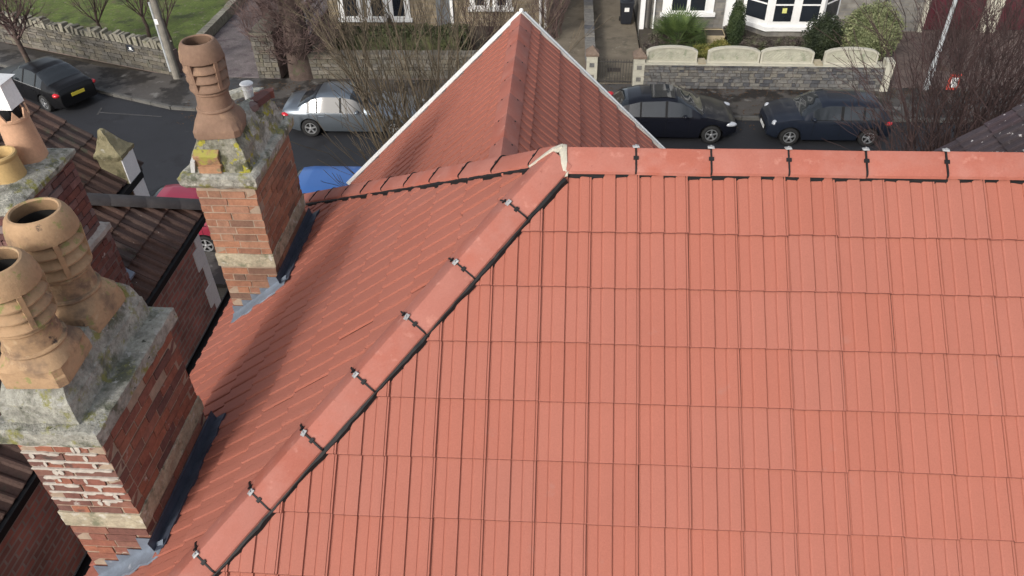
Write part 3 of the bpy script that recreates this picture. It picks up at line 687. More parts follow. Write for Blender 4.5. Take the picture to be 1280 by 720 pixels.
b = MB(); b.lathe([(.042, 0), (.042, .1), (.047, .102), (.047, .112), (.040, .114), (.040, .124), (.047, .126), (.047, .136), (.040, .138), (.040, .148), (.056, .150), (.060, .158), (.05, .168), (.0, .172)], (-2.77, 1.88, 9.93), 16); keep(b.build('metal_vent', ALU, mid, smooth=40))
# ---- near chimney
nx0, nx1, ny0, ny1 = -3.125, -2.605, -1.645, -.64
near = stack('chimney_stack', 'near brick chimney with two buff louvred pots and white smeared pointing', nx0, nx1, ny0, ny1, 7.60, 9.53, BRICKN, MORTAR, [(BT, BT1)])
band(near, nx0, nx1, ny0, ny1); flashing(near, nx0, nx1, ny0, ny1, 2)
ring_block('cap', [(9.50, nx0+.02, nx1-.02, ny0+.02, ny1-.02), (9.52, nx0-.04, nx1+.03, ny0-.04, ny1+.03), (9.54, nx0-.06, nx1+.05, ny0-.055, ny1+.045), (9.635, nx0-.06, nx1+.05, ny0-.055, ny1+.045), (9.645, nx0-.04, nx1+.035, ny0-.04, ny1+.03)], CEM, near, .008, 9, 4)
ring_block('flaunching', [(9.63, nx0+.005, nx1-.075, ny0+.015, ny1-.02), (9.79, nx0+.01, nx1-.085, ny0+.025, ny1-.03), (9.80, nx0+.02, nx1-.095, ny0+.035, ny1-.035), (9.90, nx0+.05, nx1-.125, ny0+.10, ny1-.05), (9.955, nx0+.09, nx1-.15, ny0+.16, ny1-.09)], CEM, near, .0065, 7, 13)
louvre_pot(near, -2.885, -1.40, 9.945, POT, .95, .05, .175, 1.14)
louvre_pot(near, -2.905, -.955, 9.945, POT, .97, -.06, .18, 1.14)
# white smeared pointing on the near face
wp = MB(); r2 = random.Random(5); smk = 0
def smear(xa, xb, z, h):
    global smk
    smk += 1; N_ = max(3, int((xb-xa)/.012)); vs_ = []; yq = ny0-.0046-.00012*(smk % 41)
    for i in range(N_+1):
        x = xa+(xb-xa)*i/N_; e = h*(.55+.7*abs(noise.noise(Vector((x*24, z*31, 2.2))))) * (0.35 if i in (0, N_) else 1)
        lo = h*(.5+.9*abs(noise.noise(Vector((x*19, z*17, 9.2))))) * (0.35 if i in (0, N_) else 1)
        vs_ += [(x, yq, z-lo), (x, yq, z+e), (x, ny0+.006, z-lo), (x, ny0+.006, z+e)]
    wp.add(vs_, [(i*4, i*4+4, i*4+5, i*4+1) for i in range(N_)]+[(i*4, i*4+2, i*4+6, i*4+4) for i in range(N_)]+[(i*4+1, i*4+5, i*4+7, i*4+3) for i in range(N_)])
for k in range(8):
    z = 7.6+.0752*(18+k)
    segs = [[(-3.12, -2.80), (-2.74, -2.66)], [(-3.10, -2.62)], [(-3.11, -2.9), (-2.84, -2.61)], [(-3.06, -2.61)], [(-3.12, -2.62)], [(-3.11, -2.61)], [(-3.12, -2.95), (-2.85, -2.66)], [(-3.1, -2.64)]][k]
    for a, c in segs: smear(a, c, z, .0105)
    for q in range(2):
        x = r2.uniform(-3.08, -2.68); smear(x, x+r2.uniform(.018, .035), z-.03, .034)
        x = r2.uniform(-3.08, -2.72); smear(x, x+r2.uniform(.05, .10), z-.010, .015)
o = keep(wp.build('white_pointing', WHITEPT, near)); o['kind'] = 'stuff'

# ================================================================== LEFT NEIGHBOUR
nb = thing('brown_roofed_house', 'brick house with dark brown tiled roof beside the alley', 'house', (0, 0, 0))
NT = .7265; NA = math.atan(NT); NXE, NZE, NYC = -4.50, 7.60, 3.62
ndeck = deck('roof_slope', [(NXE, NYC, NZE-.03), (NXE, -9, NZE-.03), (NXE-4, -9, NZE-.03+4*NT), (NXE-4, NYC-4, NZE-.03+4*NT)], nb)
ndeck2 = deck('roof_slope', [(NXE, NYC, NZE-.031), (NXE-4, NYC-4, NZE-.031+4*NT), (NXE-9, NYC-4, NZE-.031+4*NT), (NXE-9, NYC, NZE-.031)], nb)
nsl = 4/math.cos(NA); nhip = Vector((1, -1, 0)).normalized(); pc = Vector((NXE, NYC, 0))
lay(ndeck, TMB, (NXE, NYC, NZE), (0, 1, 0), (-math.cos(NA), 0, math.sin(NA)), -9, .3, [-.03+.345*j for j in range(0, 14)], [(pc, nhip)], key='nb', jit=1.6)
lay(ndeck2, TMB, (NXE, NYC, NZE), (-1, 0, 0), (0, -math.cos(NA), math.sin(NA)), 0, 8.7, [-.03+.345*j for j in range(0, 14)], [(pc, -nhip)], key='nb', jit=1.6, stuff_all=True)
# hip tiles: dark half rounds
_hr = MB(); nn = 8
vs_ = [(r*math.cos(math.pi*k/nn), y, r*math.sin(math.pi*k/nn)*.8) for y, r in ((0, .115), (.40, .115), (.41, .105)) for k in range(nn+1)]
_hr.add(vs_, [(i*(nn+1)+k, i*(nn+1)+k+1, (i+1)*(nn+1)+k+1, (i+1)*(nn+1)+k) for i in range(2) for k in range(nn)])
HALF = _hr.mesh('hip_tile', mat('hip_dark', (.05, .045, .045), var=.3, scale=5, rough=.85, bump=.4, objrand=.15, spots=[((.45, .43, .4), 24, .74, .02)]), smooth=50)
hd2 = Vector((-1, -1, NT)).normalized(); sd2 = Vector((1, -1, 0)).normalized(); up2 = sd2.cross(hd2)
if up2.z < 0: sd2 = -sd2; up2 = sd2.cross(hd2)
for i in range(14):
    instance('hip_tile', HALF, basis(sd2, hd2, up2, Vector((NXE+.06, NYC+.06, NZE-.02))+hd2*(.02+.405*i)+up2*.0), nb)
# walls and gutter
b = MB(); b.box(NXE-9, -4.62, -9, NYC-.12, -.02, NZE-.12); b.build('wall', BRICKWALL, nb)
b = MB(); b.box(NXE-.03, NXE+.075, -9, NYC+.05, NZE-.09, NZE-.015); b.box(-4.62, NXE-.03, -9, NYC, NZE-.13, NZE-.09); b.box(NXE-9, NXE+.075, NYC+.0, NYC+.09, NZE-.09, NZE-.015); b.build('gutter', BLACK, nb)
for k in range(22):
    b = MB(); w = .26 if k % 2 else .13
    b.box(-4.70, -4.606-rnd.uniform(0, .004), NYC-.12-w-rnd.uniform(0, .02), NYC-.108, NZE-.14-.30*(k+1)+.004, NZE-.14-.30*k-.004); b.build('quoin', WHITE if k < 16 else GREYW, nb)
# front wing of that house with its verge and capped pier
WPT = Vector((-5.72, 0, 7.67))
zw = lambda x: 7.67+(-5.72-x)*NT
nw = deck('roof_slope', [(-5.72, 1.8, zw(-5.72)-.03), (-5.72, 4.58, zw(-5.72)-.03), (-8.2, 4.58, zw(-8.2)-.03), (-8.2, .4, zw(-8.2)-.03)], nb)
nw2 = deck('roof_slope', [(-8.2, 4.58, zw(-8.2)-.031), (-10.7, 4.58, zw(-5.72)-.031), (-10.7, 1.8, zw(-5.72)-.031), (-8.2, .4, zw(-8.2)-.031)], nb)
lay(nw, TMB, (-5.72, 4.60, 7.67), (0, 1, 0), (-math.cos(NA), 0, math.sin(NA)), -3.6, 0, [-.03+.345*j for j in range(0, 9)], [(Vector((-8.2, 0, 0)), Vector((1, 0, 0)))], key='nb', jit=2)
b = MB(); b.box(-10.5, -5.86, 3.4, 4.45, -.02, zw(-5.72)-.08); b.prism([(-10.5, 4.25, 7.55), (-5.86, 4.25, 7.55), (-8.2, 4.25, 9.3)], (0, .2, 0)); b.build('wall', BRICKWALLY, nb)
b = MB(); b.box(-5.74, -5.63, 2.2, 4.42, 7.56, 7.645); b.build('gutter', BLACK, nb)
px0, px1, py0, py1 = -5.97, -5.65, 4.10, 4.42
MOSSY = mat('mossy_sandstone', (.25, .22, .13), var=.35, scale=7, rough=.95, bump=.8, bscale=25, disp_dist=.02, spots=[((.12, .11, .06), 6, .53, .1), ((.42, .40, .34), 10, .62, .1)])
b = MB(); b.box(px0, px1-.012, py0, py1, 6.0, 8.02); b.build('pier', MOSSY, nb, label='lichened stone pier with a pyramid cap')
b = MB(); b.box(px1-.010, px1+.004, py0+.004, py1-.004, 6.2, 8.01); b.build('white_face', WHITE, nb)
ring_block('pier_cap', [(8.0, px0-.02, px1+.02, py0-.02, py1+.02), (8.03, px0-.03, px1+.03, py0-.03, py1+.03), (8.06, px0-.03, px1+.03, py0-.03, py1+.03), (8.10, px0+.0, px1-.02, py0+.01, py1-.02), (8.22, px0+.05, px1-.10, py0+.05, py1-.09), (8.36, px0+.09, px1-.18, py0+.10, py1-.16)], MOSSY, nb, .014, 8, 5, n=8)
# lead valley patch
b = MB(); b.obox((-4.72, 1.98, 7.86), (.10, 0, -.07), (0, .07, 0), (.0, 0, .012)); b.build('lead_patch', LEAD, nb)
# chimney of that house
st = stack('chimney_stack', 'neighbour brick chimney stained white, with short yellow pot and taller buff pot', -5.10, -4.60, .84, 1.91, 7.40, 8.50, BRICKP, MORTARD)
st2 = bpy.data.objects.new('tmp', None)
b = MB(); b.box(-5.06, -4.66, .90, 1.81, 8.5, 9.37); keep(b.build('core', MORTARD, st))
ms = brick_meshes(BRICKP)
for r in range(11):
    z = 8.56+.0752*(r+.5)
    for (axis, c0, a0, a1) in (('y', -4.64, .87, 1.84), ('x', .885, -5.08, -4.655), ('x', 1.825, -5.08, -4.655)):
        p = a0-(.11 if r % 2 else 0)
        while p < a1-.03:
            q0, q1 = max(p, a0), min(p+.225, a1)
            if q1-q0 > .03:
                o = bpy.data.objects.new('brick', rnd.choice(ms)); COL.objects.link(o); o.parent = st
                if axis == 'y': loc, sc_ = (c0-.03+rnd.gauss(0, .003), (q0+q1)/2, z), (.09, q1-q0-.012, .0635)
                else: loc, sc_ = ((q0+q1)/2, c0+rnd.gauss(0, .003), z), (q1-q0-.012, .07, .0635)
                o.location = Vector(loc)-st.location; o.scale = sc_
            p += .225
ring_block('ledge', [(8.47, -5.10, -4.60, .84, 1.91), (8.50, -5.12, -4.575, .82, 1.93), (8.545, -5.12, -4.58, .82, 1.93), (8.60, -5.08, -4.645, .88, 1.84)], mat('ledge_stone', (.36, .34, .31), var=.3, scale=8, rough=.95, bump=.6, bscale=30, spots=[((.12, .10, .09), 6, .55, .1)]), st, .008, 8, 2)
ring_block('flaunching', [(9.34, -5.10, -4.62, .85, 1.86), (9.37, -5.13, -4.59, .82, 1.89), (9.41, -5.13, -4.59, .82, 1.89), (9.44, -5.09, -4.63, .86, 1.85), (9.47, -5.0, -4.72, 1.0, 1.74)], CEM, st, .012, 8, 8)
b = MB(); b.lathe([(.155, -.03), (.152, .05), (.132, .40), (.145, .405), (.146, .425), (.135, .43), (.122, .43), (.125, .3), (.13, 0)], (-4.86, 1.63, 9.46), 26); keep(b.build('chimney_pot', POTB, st, smooth=35, label='taller buff pot with notched crown under a white cowl'))
for k in range(8):
    a = 2*math.pi*k/8; d = Vector((math.cos(a), math.sin(a), 0)); q = Vector((-d.y, d.x, 0)); c = Vector((-4.86, 1.63, 9.88))+d*.128
    b = MB(); b.prism([c-q*.04, c+q*.04, c+Vector((0, 0, .085))], d*.014); keep(b.build('crown_point', POTB, st))
b = MB(); bz = 9.97
v = [(-.10, -.10, 0), (.10, -.10, 0), (.10, .10, 0), (-.10, .10, 0), (-.085, -.085, .22), (.085, -.085, .22), (.085, .085, .22), (-.085, .085, .22), (-.115, -.115, .24), (.115, -.115, .24), (.115, .115, .24), (-.115, .115, .24), (0, 0, .30)]
b.add([Vector(p)+Vector((-4.88, 1.66, bz)) for p in v], [(0, 1, 5, 4), (1, 2, 6, 5), (2, 3, 7, 6), (3, 0, 4, 7), (4, 5, 9, 8), (5, 6, 10, 9), (6, 7, 11, 10), (7, 4, 8, 11), (8, 9, 12), (9, 10, 12), (10, 11, 12), (11, 8, 12)])
keep(b.build('cowl', WHITE, st))
b = MB(); b.lathe([(.085, 9.80), (.085, 9.98)], (-4.87, 1.645, 0), 12); keep(b.build('cowl_neck', BLACK, st))
b = MB(); b.lathe([(.15, -.03), (.148, .02), (.132, .20), (.142, .215), (.146, .235), (.138, .25), (.12, .25), (.113, .235), (.115, .1), (.12, -.02)], (-4.87, 1.29, 9.45), 26); keep(b.build('chimney_pot', POTY, st, smooth=35, label='short yellow clay pot with rolled rim'))
b = MB(); b.lathe([(.0, .05), (.116, .05)], (-4.87, 1.29, 9.45), 16); keep(b.build('flue', SOOT, st))
bpy.data.objects.remove(st2)
# ================================================================== RIGHT NEIGHBOUR
rn = thing('dark_roofed_wing', 'dark old tiled gable roof speckled white, beyond the red ridge', 'roof', (0, 0, 0))
RT = .80; RA = math.atan(RT)
zr_ = lambda x: 7.76+(x-4.87)*RT
rd = deck('roof_slope', [(4.3, 2.95, zr_(4.3)-.03), (4.3, 5, zr_(4.3)-.03), (7.2, 5, zr_(7.2)-.03), (7.2, 1.2, zr_(7.2)-.03)], rn)
deck('roof_slope', [(7.2, 5, zr_(7.2)-.031), (10.1, 5, zr_(4.3)-.031), (10.1, 2.95, zr_(4.3)-.031), (7.2, 1.2, zr_(7.2)-.031)], rn, DTILE)
nvr2 = Vector((RT, TD, 0)).normalized(); pvr = Vector((4.87, (HR-7.76)/TD, 0))
lay(rd, TMD, (4.3, 5.0, zr_(4.3)), (0, -1, 0), (math.cos(RA), 0, math.sin(RA)), 0, 3.9, [.345*j for j in range(0, 11)], [(pvr, nvr2)], key='rn', jit=2)
b = MB(); b.box(4.5, 9.9, 3.0, 4.85, -.02, zr_(4.3)-.05); b.prism([(4.5, 4.6, zr_(4.5)-.05), (9.9, 4.6, zr_(4.5)-.05), (7.2, 4.6, zr_(7.2)-.06)], (0, .2, 0)); b.build('wall', BRICKWALLY, rn)
print('tiles', tile_count)
# ================================================================== STREET: WALLS
def wall(name, label, p0, p1, z0, h, th, m, core_m, sw=.28, sh=.14, objs=True, cope=None, seed=1):
    """rubble wall: face stones on the street side and the top, mortar core behind; local x along the wall, -y to the street"""
    r = random.Random(seed); p0, p1 = Vector((*p0, z0)), Vector((*p1, z0)); d = p1-p0; L = d.length
    t = thing(name, label, 'wall', p0, math.atan2(d.y, d.x))
    b = MB(); b.box(0, L, .03, th, -.05, h-.02); b.build('core', core_m, t)
    ms = brick_meshes(m); joined = MB()
    z = 0
    while z < h-.02:
        hh = min(sh*r.uniform(.75, 1.3), h-z)
        if h-z-hh < .05: hh = h-z
        x = 0
        while x < L-.01:
            w = min(sw*r.uniform(.5, 1.5), L-x)
            if L-x-w < .08: w = L-x
            c = Vector((x+w/2, .05-r.uniform(0, .022), z+hh/2)); s_ = (w-.022, .11, hh-.02)
            if objs:
                o = bpy.data.objects.new('stone', r.choice(ms)); COL.objects.link(o); o.parent = t; o.location = c; o.scale = s_; o.rotation_euler = (r.gauss(0, .03), r.gauss(0, .025), r.gauss(0, .02))
            else:
                me = r.choice(ms); joined.add([Vector((v.co.x*s_[0], v.co.y*s_[1], v.co.z*s_[2]))+c for v in me.vertices], [tuple(p.vertices) for p in me.polygons])
            x += w
        z += hh
    if not objs: joined.build('face_stones', m, t)['kind'] = 'stuff'
    if cope:
        x = -.02
        while x < L:
            w = min(r.uniform(.3, .6), L+.02-x)
            if w < .1: break
            o = bpy.data.objects.new('coping_stone', r.choice(ms)); COL.objects.link(o); o.parent = t; o.location = (x+w/2, th/2, h+.03+r.uniform(0, .015)); o.scale = (w-.015, th+.06, .085); o.rotation_euler = (r.gauss(0, .03), r.gauss(0, .02), r.gauss(0, .03)); x += w
    return t
# right-hand garden wall with arched panels
gw = wall('garden_wall', 'grey stone garden wall topped with four arched cream panels', (2.98, 23.36), (11.62, 23.24), .10, .93, .38, STONE, MORTARD, .26, .125, seed=3)
b = MB(); b.box(0, 8.64, -.03, .40, .915, .965); b.build('coping', CREAM, gw)
for i, (xa, xb) in enumerate(((.05, 1.90), (2.28, 4.14), (4.18, 6.06), (6.44, 8.32))):
    def arch(x0, x1, zb, zs, zt, n=12): return [(x0, zb), (x1, zb), (x1, zs)]+[(x1+(x0-x1)*k/n, zs+(zt-zs)*math.sin(math.pi*k/n)**.5) for k in range(1, n)]+[(x0, zs)]
    z0_ = .968
    b = MB(); o_, i_ = arch(xa, xb, z0_, z0_+.42, z0_+.60), arch(xa+.07, xb-.07, z0_+.07, z0_+.375, z0_+.54)
    n = len(o_); y0_, y1_ = .10, .26
    vs_ = [(x, y, z) for P_ in (o_, i_) for y in (y0_, y1_) for x, z in P_]
    fs = []
    for k in range(n):
        k2 = (k+1) % n; fs += [(k, k2, 2*n+k2, 2*n+k), (n+k, n+k2, 3*n+k2, 3*n+k), (k, k2, n+k2, n+k), (2*n+k, 2*n+k2, 3*n+k2, 3*n+k)]
    b.add(vs_, fs); b.build('panel_frame', CREAM, gw)
    b = MB(); b.prism([(x, .15, z) for x, z in i_], (0, .06, 0)); pi_ = b.build('panel_infill', PANELG, gw)
    b = MB()
    for k in range(14):                                   # diagonal slats of the infill
        xs = xa+.1+k*(xb-xa-.2)/13; q = Vector((xs, .145, z0_+.09)); e = Vector((min(xs+.30, xb-.09), .145, z0_+.09+min(.30, xb-.09-xs)))
        if (e-q).length > .08: b.bar(q, e, .018, .014, (0, 1, 0))
    o = b.build('slats', PANELG, pi_); o['kind'] = 'stuff'
b = MB(); b.box(1.95, 2.22, -.045, .42, .968, 1.02); b.box(6.12, 6.40, -.045, .42, .968, 1.02); b.build('pad_stone', mat('pad_sand', (.38, .33, .23), var=.2, scale=5, rough=.9), gw)
b = MB(); b.box(8.64, 8.92, -.05, .42, -.05, 1.12); o = b.build('end_pier', CREAM, gw)
# left-hand low wall of the buff house
wall('garden_wall', 'low brown stone garden wall below the dark hedge', (-9.85, 23.98), (-2.15, 24.06), .10, .90, .40, STONEB, MORTARD, .36, .15, cope=True, seed=5)
b = MB()
# wall with upright coping stones
cw = wall('garden_wall', 'tall rubble wall with jagged upright coping stones below the lawn', (-25.2, 27.75), (-15.35, 24.12), .10, 1.0, .42, STONEB, MORTARD, .36, .15, seed=9)
ms = brick_meshes(COPE); LW = math.hypot(9.85, 3.63); x = .05; r3 = random.Random(4)
while x < LW-.1:
    w = r3.uniform(.10, .20); h = r3.uniform(.22, .42); o = bpy.data.objects.new('coping_stone', r3.choice(ms)); COL.objects.link(o); o.parent = cw
    o.location = (x+w/2, .2, 1.0+h/2-.03); o.scale = (w, .34, h); o.rotation_euler = (r3.gauss(0, .12), r3.gauss(0, .16), r3.gauss(0, .1)); x += w*r3.uniform(1.05, 1.9)
b = MB(); b.box(LW-2.22, LW-1.86, -.02, .0, .72, .98); pl_ = b.build('nameplate', mat('plate_dark', (.02, .025, .035), var=.1, rough=.4), cw)
b = MB(); b.box(LW-2.10, LW-1.98, -.026, -.021, .80, .90); b.box(LW-2.16, LW-1.92, -.026, -.021, .775, .79); b.build('plate_mark', WHITE, pl_)
# boundary wall between drive and tree, dividing wall by the gate, kerb wall of the lawn
wall('boundary_wall', 'tall grey stone wall end beside the ivied tree trunk', (-11.95, 24.0), (-11.05, 23.97), .10, 1.75, 2.2, STONEB, MORTARD, .24, .15, cope=True, seed=11)
wall('dividing_wall', 'narrow dark stone wall running back beside the gated path', (1.20, 24.3), (1.21, 36), .10, .62, .34, STONE, MORTARD, .4, .16, objs=False, cope=True, seed=12)
lwl = thing('lawn_edge_wall', 'thin mossy stone edging between lawn and gravel drive', 'wall', (-15.5, 24.6, .1))
for i in range(16):
    b = MB(); b.box(-.16, .16, i*.62, i*.62+.60, 0, .42+rnd.uniform(-.02, .03)); o = b.build('edging_stone', COPE, lwl); roughen(o, .02, 3, i)
# ---- gate and posts
def gatepost(x, y, label):
    t = thing('gate_post', label, 'gate post', (x, y, .1))
    zz = 0
    for k in range(5):
        b = MB(); h = .23; b.box(-.20, .20, -.20, .20, zz, zz+h-.01); o = b.build('block', CREAM, t)
        if k in (1, 3):
            b = MB(); b.box(-.09, .09, -.212, -.19, zz+.03, zz+h-.04); b.build('inset_stone', STONE, t)
        zz += h
    b = MB(); b.add([(-.25, -.25, zz), (.25, -.25, zz), (.25, .25, zz), (-.25, .25, zz), (-.25, -.25, zz+.08), (.25, -.25, zz+.08), (.25, .25, zz+.08), (-.25, .25, zz+.08), (0, 0, zz+.34)],
            [(0, 1, 5, 4), (1, 2, 6, 5), (2, 3, 7, 6), (3, 0, 4, 7), (4, 5, 8), (5, 6, 8), (6, 7, 8), (7, 4, 8), (0, 3, 2, 1)]); o = b.build('cap', mat('cap_brown', (.17, .125, .095), var=.3, scale=6, rough=.9, bump=.4) if 'cap_brown' not in MATS else MATS['cap_brown'], t)
gatepost(1.06, 23.75, 'cream stone gate post at the left of the iron gate'); gatepost(2.80, 23.55, 'cream stone gate post joined to the arched panel wall')
gt = thing('iron_gate', 'dark iron bar gate between two cream posts', 'gate', (1.30, 23.7, .1))
b = MB(); b.bar((0, 0, .12), (1.28, -.05, .12), .03, .04); b.bar((0, 0, .88), (1.28, -.05, .88), .03, .04); b.build('rail', IRON, gt)
for k in range(13):
    b = MB(); x = .03+k*.1017; b.tube([(x, -.05*x/1.28, .05), (x, -.05*x/1.28, .97)], .011, 6); b.build('bar', IRON, gt)
b = MB(); b.box(0, .52, 0, .36, 0, .012); o = b.build('drain_cover', mat('drain_brown', (.07, .055, .045), var=.3, rough=.8), None); o.location = (1.72, 24.75, .117); tag(o, 'small dark square drain cover on the gated path', 'drain cover')
# ---- houses across the street
def sash(parent, x0, x1, z0, z1, y, n=1, sill=True, surround=.16):
    b = MB(); b.box(x0-surround, x1+surround, y-.06, y+.1, z0-.02, z1+surround); b.build('surround', WHITE, parent)
    if sill: b = MB(); b.box(x0-surround-.08, x1+surround+.08, y-.16, y+.1, z0-.17, z0-.025); b.build('sill', WHITE, parent)
    w = (x1-x0)/n
    for k in range(n):
        a, c = x0+k*w+.05, x0+(k+1)*w-.05
        b = MB()
        for (p, q, r_, s_) in ((a-.05, c+.05, z0, z0+.07), (a-.05, c+.05, z1-.07, z1), (a-.05, a+.02, z0+.07, z1-.07), (c-.02, c+.05, z0+.07, z1-.07), (a+.02, c-.02, (z0+z1)/2-.025, (z0+z1)/2+.025)): b.box(p, q, y-.10, y-.06, r_, s_)
        f = b.build('window', WHITE, parent)
        b = MB(); b.box(a, c, y-.082, y-.066, z0+.03, z1-.03); b.build('pane', GLASSD, f)
        b = MB(); b.box(a+.04, a+.16, y-.0655, y-.062, z0+.07, z1-.07); b.box(c-.14, c-.04, y-.0655, y-.062, z0+.07, z1-.07); b.build('curtain', WHITE, f)
h1 = thing('buff_stone_house', 'buff stone house with white sash windows behind the dark hedge', 'house', (0, 0, 0))
b = MB(); b.box(-10.4, -.85, 29.45, 38, -.02, 6.2); b.build('wall', FAC1, h1)
b = MB(); b.prism([(-10.7, 29.1, 6.15), (-10.7, 38.3, 6.15), (-10.7, 33.7, 9.2)], (10.1, 0, 0)); b.build('roof', SLATE, h1)
for x0, x1 in ((-9.75, -9.0), (-8.52, -7.84), (-7.56, -6.92)): sash(h1, x0, x1, .52, 2.2, 29.44)
for x0, x1 in ((-3.95, -3.40), (-2.98, -2.46)): sash(h1, x0, x1, 1.0, 2.3, 29.44)
for x0, x1 in ((-8.6, -7.6), (-5.2, -4.4), (-3.6, -2.6)): sash(h1, x0, x1, 3.7, 5.3, 29.44)
b = MB(); b.box(-5.6, -4.85, 29.40, 29.5, .05, 2.2); b.build('door', mat('door_grey', (.12, .13, .14), rough=.5), h1)
b = MB(); b.box(-4.98, -4.86, 29.32, 29.398, .05, 2.3); b.build('door_jamb', WHITE, h1)
b = MB(); b.tube([(-1.05, 29.36, .1), (-1.05, 29.36, 6)], .06, 8); b.build('downpipe', WHITE, h1); b = MB(); b.tube([(-.82, 29.38, .1), (-.82, 29.38, 6)], .055, 8); b.build('downpipe', WHITE, h1)
h2 = thing('grey_stone_house', 'grey stone house with white bay window behind the arched panel wall', 'house', (0, 0, 0))
b = MB(); b.box(3.2, 13.0, 28.45, 38, -.02, 6.4); b.build('wall', FAC2, h2)
b = MB(); b.prism([(2.9, 28.1, 6.35), (2.9, 38.3, 6.35), (2.9, 33.2, 9.4)], (10.4, 0, 0)); b.build('roof', SLATE, h2)
b = MB(); b.box(3.15, 3.33, 28.30, 28.6, 0, 6.3); b.build('white_quoin', WHITE, h2); b = MB(); b.tube([(3.52, 28.36, .3), (3.52, 28.36, 6)], .05, 8); b.build('downpipe', IRON, h2)
b = MB(); b.tube([(3.72, 28.38, .3), (3.72, 28.38, 6)], .035, 8); b.build('downpipe', WHITE, h2)
sash(h2, 4.35, 5.85, 1.15, 2.7, 28.44, n=2, surround=.30)
b = MB(); b.box(6.62, 6.98, 28.30, 28.5, .3, 2.6); b.build('white_quoin', WHITE, h2)
for x0, x1 in ((4.4, 5.8), (8.3, 10.2)): sash(h2, x0, x1, 3.8, 5.4, 28.44, n=2)
# the bay: plan with canted sides
PB = [(7.35, 28.45), (8.25, 27.55), (10.35, 27.55), (11.25, 28.45)]
b = MB(); b.prism([(x, y, -.02) for x, y in PB], (0, 0, .72)); b.build('bay_plinth', FAC2, h2)
b = MB(); b.prism([(x+(.1 if i > 1 else -.1), y-.10 if 0 < i < 3 else y, .70) for i, (x, y) in enumerate(PB)], (0, 0, .16)); b.build('bay_sill', WHITE, h2)
b = MB(); b.prism([(x, y, .86) for x, y in PB], (0, 0, 2.0)); b.build('bay_frame', WHITE, h2)
b = MB(); b.prism([(x+(.15 if i > 1 else -.15), y-.15 if 0 < i < 3 else y, 2.86) for i, (x, y) in enumerate(PB)], (0, 0, .3)); b.build('bay_roof', SLATE, h2)
for (p, q) in zip(PB[:-1], PB[1:]):
    p, q = Vector((*p, 0)), Vector((*q, 0)); d = (q-p).normalized(); nrm = Vector((d.y, -d.x, 0)); L = (q-p).length
    for k in range(2 if L > 1.5 else 1):
        n_ = 2 if L > 1.5 else 1; a = L/n_*k+.17; c = L/n_*(k+1)-.17
        m_ = p+d*(a+c)/2+nrm*.012
        b = MB(); b.obox(m_+Vector((0, 0, 1.82)), d*(c-a)/2, nrm*.012, Vector((0, 0, .74))); w_ = b.build('window', GLASSD, h2)
        b = MB(); b.obox(m_+nrm*.012+Vector((0, 0, 1.75)), d*(c-a)/2, nrm*.012, Vector((0, 0, .03))); b.build('transom', WHITE, w_)
b = MB(); b.box(8.72, 8.9, 27.512, 27.526, 1.42, 1.62); b.build('window_sticker', mat('sticker', (.6, .6, .2), var=.2), h2)
h3 = thing('garage', 'stone garage with wide maroon doors and cream jambs at far right', 'garage', (0, 0, 0))
b = MB(); b.box(13.15, 15.0, 29.0, 36, -.02, 3.4); b.box(15.0, 26, 29.35, 36, -.02, 3.4); b.build('wall', FAC2, h3)
b = MB(); b.box(13.0, 26.2, 28.85, 36.2, 3.4, 3.6); b.build('roof', SLATE, h3)
b = MB(); b.box(13.02, 13.12, 28.5, 29, 0, 3.4); b.build('dark_gap', IRON, h3)
for x0, x1 in ((14.86, 15.04), (17.42, 18.0), (20.5, 21.0)):
    b = MB(); b.box(x0, x1, 28.92, 29.4, 0, 3.3); b.build('jamb', CREAM, h3)
for x0, x1 in ((15.05, 17.41), (18.01, 20.49)):
    for k in range(6):
        w = (x1-x0)/6; b = MB(); b.box(x0+k*w+.008, x0+(k+1)*w-.008, 29.22, 29.27, .12, 2.6); b.build('door_board', DOORM, h3)
    b = MB(); b.box(x0, x1, 29.27, 29.30, .12, 2.6); b.build('door', DOORM, h3)
# ---- bin, poles, sign, planter
bn = thing('wheelie_bin', 'black wheelie bin with white sticker beside the grey house', 'bin', (2.68, 29.9, .115))
b = MB(); b.add([(-.22, -.28, .06), (.22, -.28, .06), (.22, .26, .06), (-.22, .26, .06), (-.28, -.36, .95), (.28, -.36, .95), (.28, .36, .95), (-.28, .36, .95)], [(0, 3, 2, 1), (4, 5, 6, 7), (0, 1, 5, 4), (1, 2, 6, 5), (2, 3, 7, 6), (3, 0, 4, 7)]); b.build('body', BINM, bn)
b = MB(); b.box(-.30, .30, -.39, .38, .955, 1.02); b.ball((0, 0, 1.02), (.28, .36, .05), 12, 6); b.build('lid', BINM, bn)
b = MB(); b.obox((0, -.345, .70), (.10, 0, 0), (0, .004, 0), (0, -.012, .09)); b.build('sticker', WHITE, bn)
for sx in (-1, 1):
    b = MB(); b.tube([(sx*.20, .27, .1), (sx*.27, .27, .1)], .10, 12); b.build('wheel', TYRE, bn)
pl = thing('telegraph_pole', 'weathered wooden telegraph pole by the jagged stone wall', 'pole', (-15.25, 23.95, .1))
b = MB(); b.tube([(0, 0, 0), (0, 0, 7.5)], [.15, .11], 12); b.build('post', WOODP, pl)
b = MB(); b.tube([(-.16, -.06, .3), (-.16, -.06, 3.0)], .045, 8); b.build('cable_guard', POLEG, pl)
b = MB(); b.obox((-.06, -.155, 2.3), (.06, 0, 0), (0, .006, 0), (0, 0, .10)); b.build('pole_tag', WHITE, pl)
lp = thing('lamp_post', 'pale grey lamp post in front of the maroon garage', 'lamp post', (13.35, 23.42, .1))
b = MB(); b.lathe([(.10, 0), (.10, 1.0), (.085, 1.05), (.075, 1.1), (.06, 5.8)], (0, 0, 0), 14); b.build('column', POLEG, lp, smooth=40)
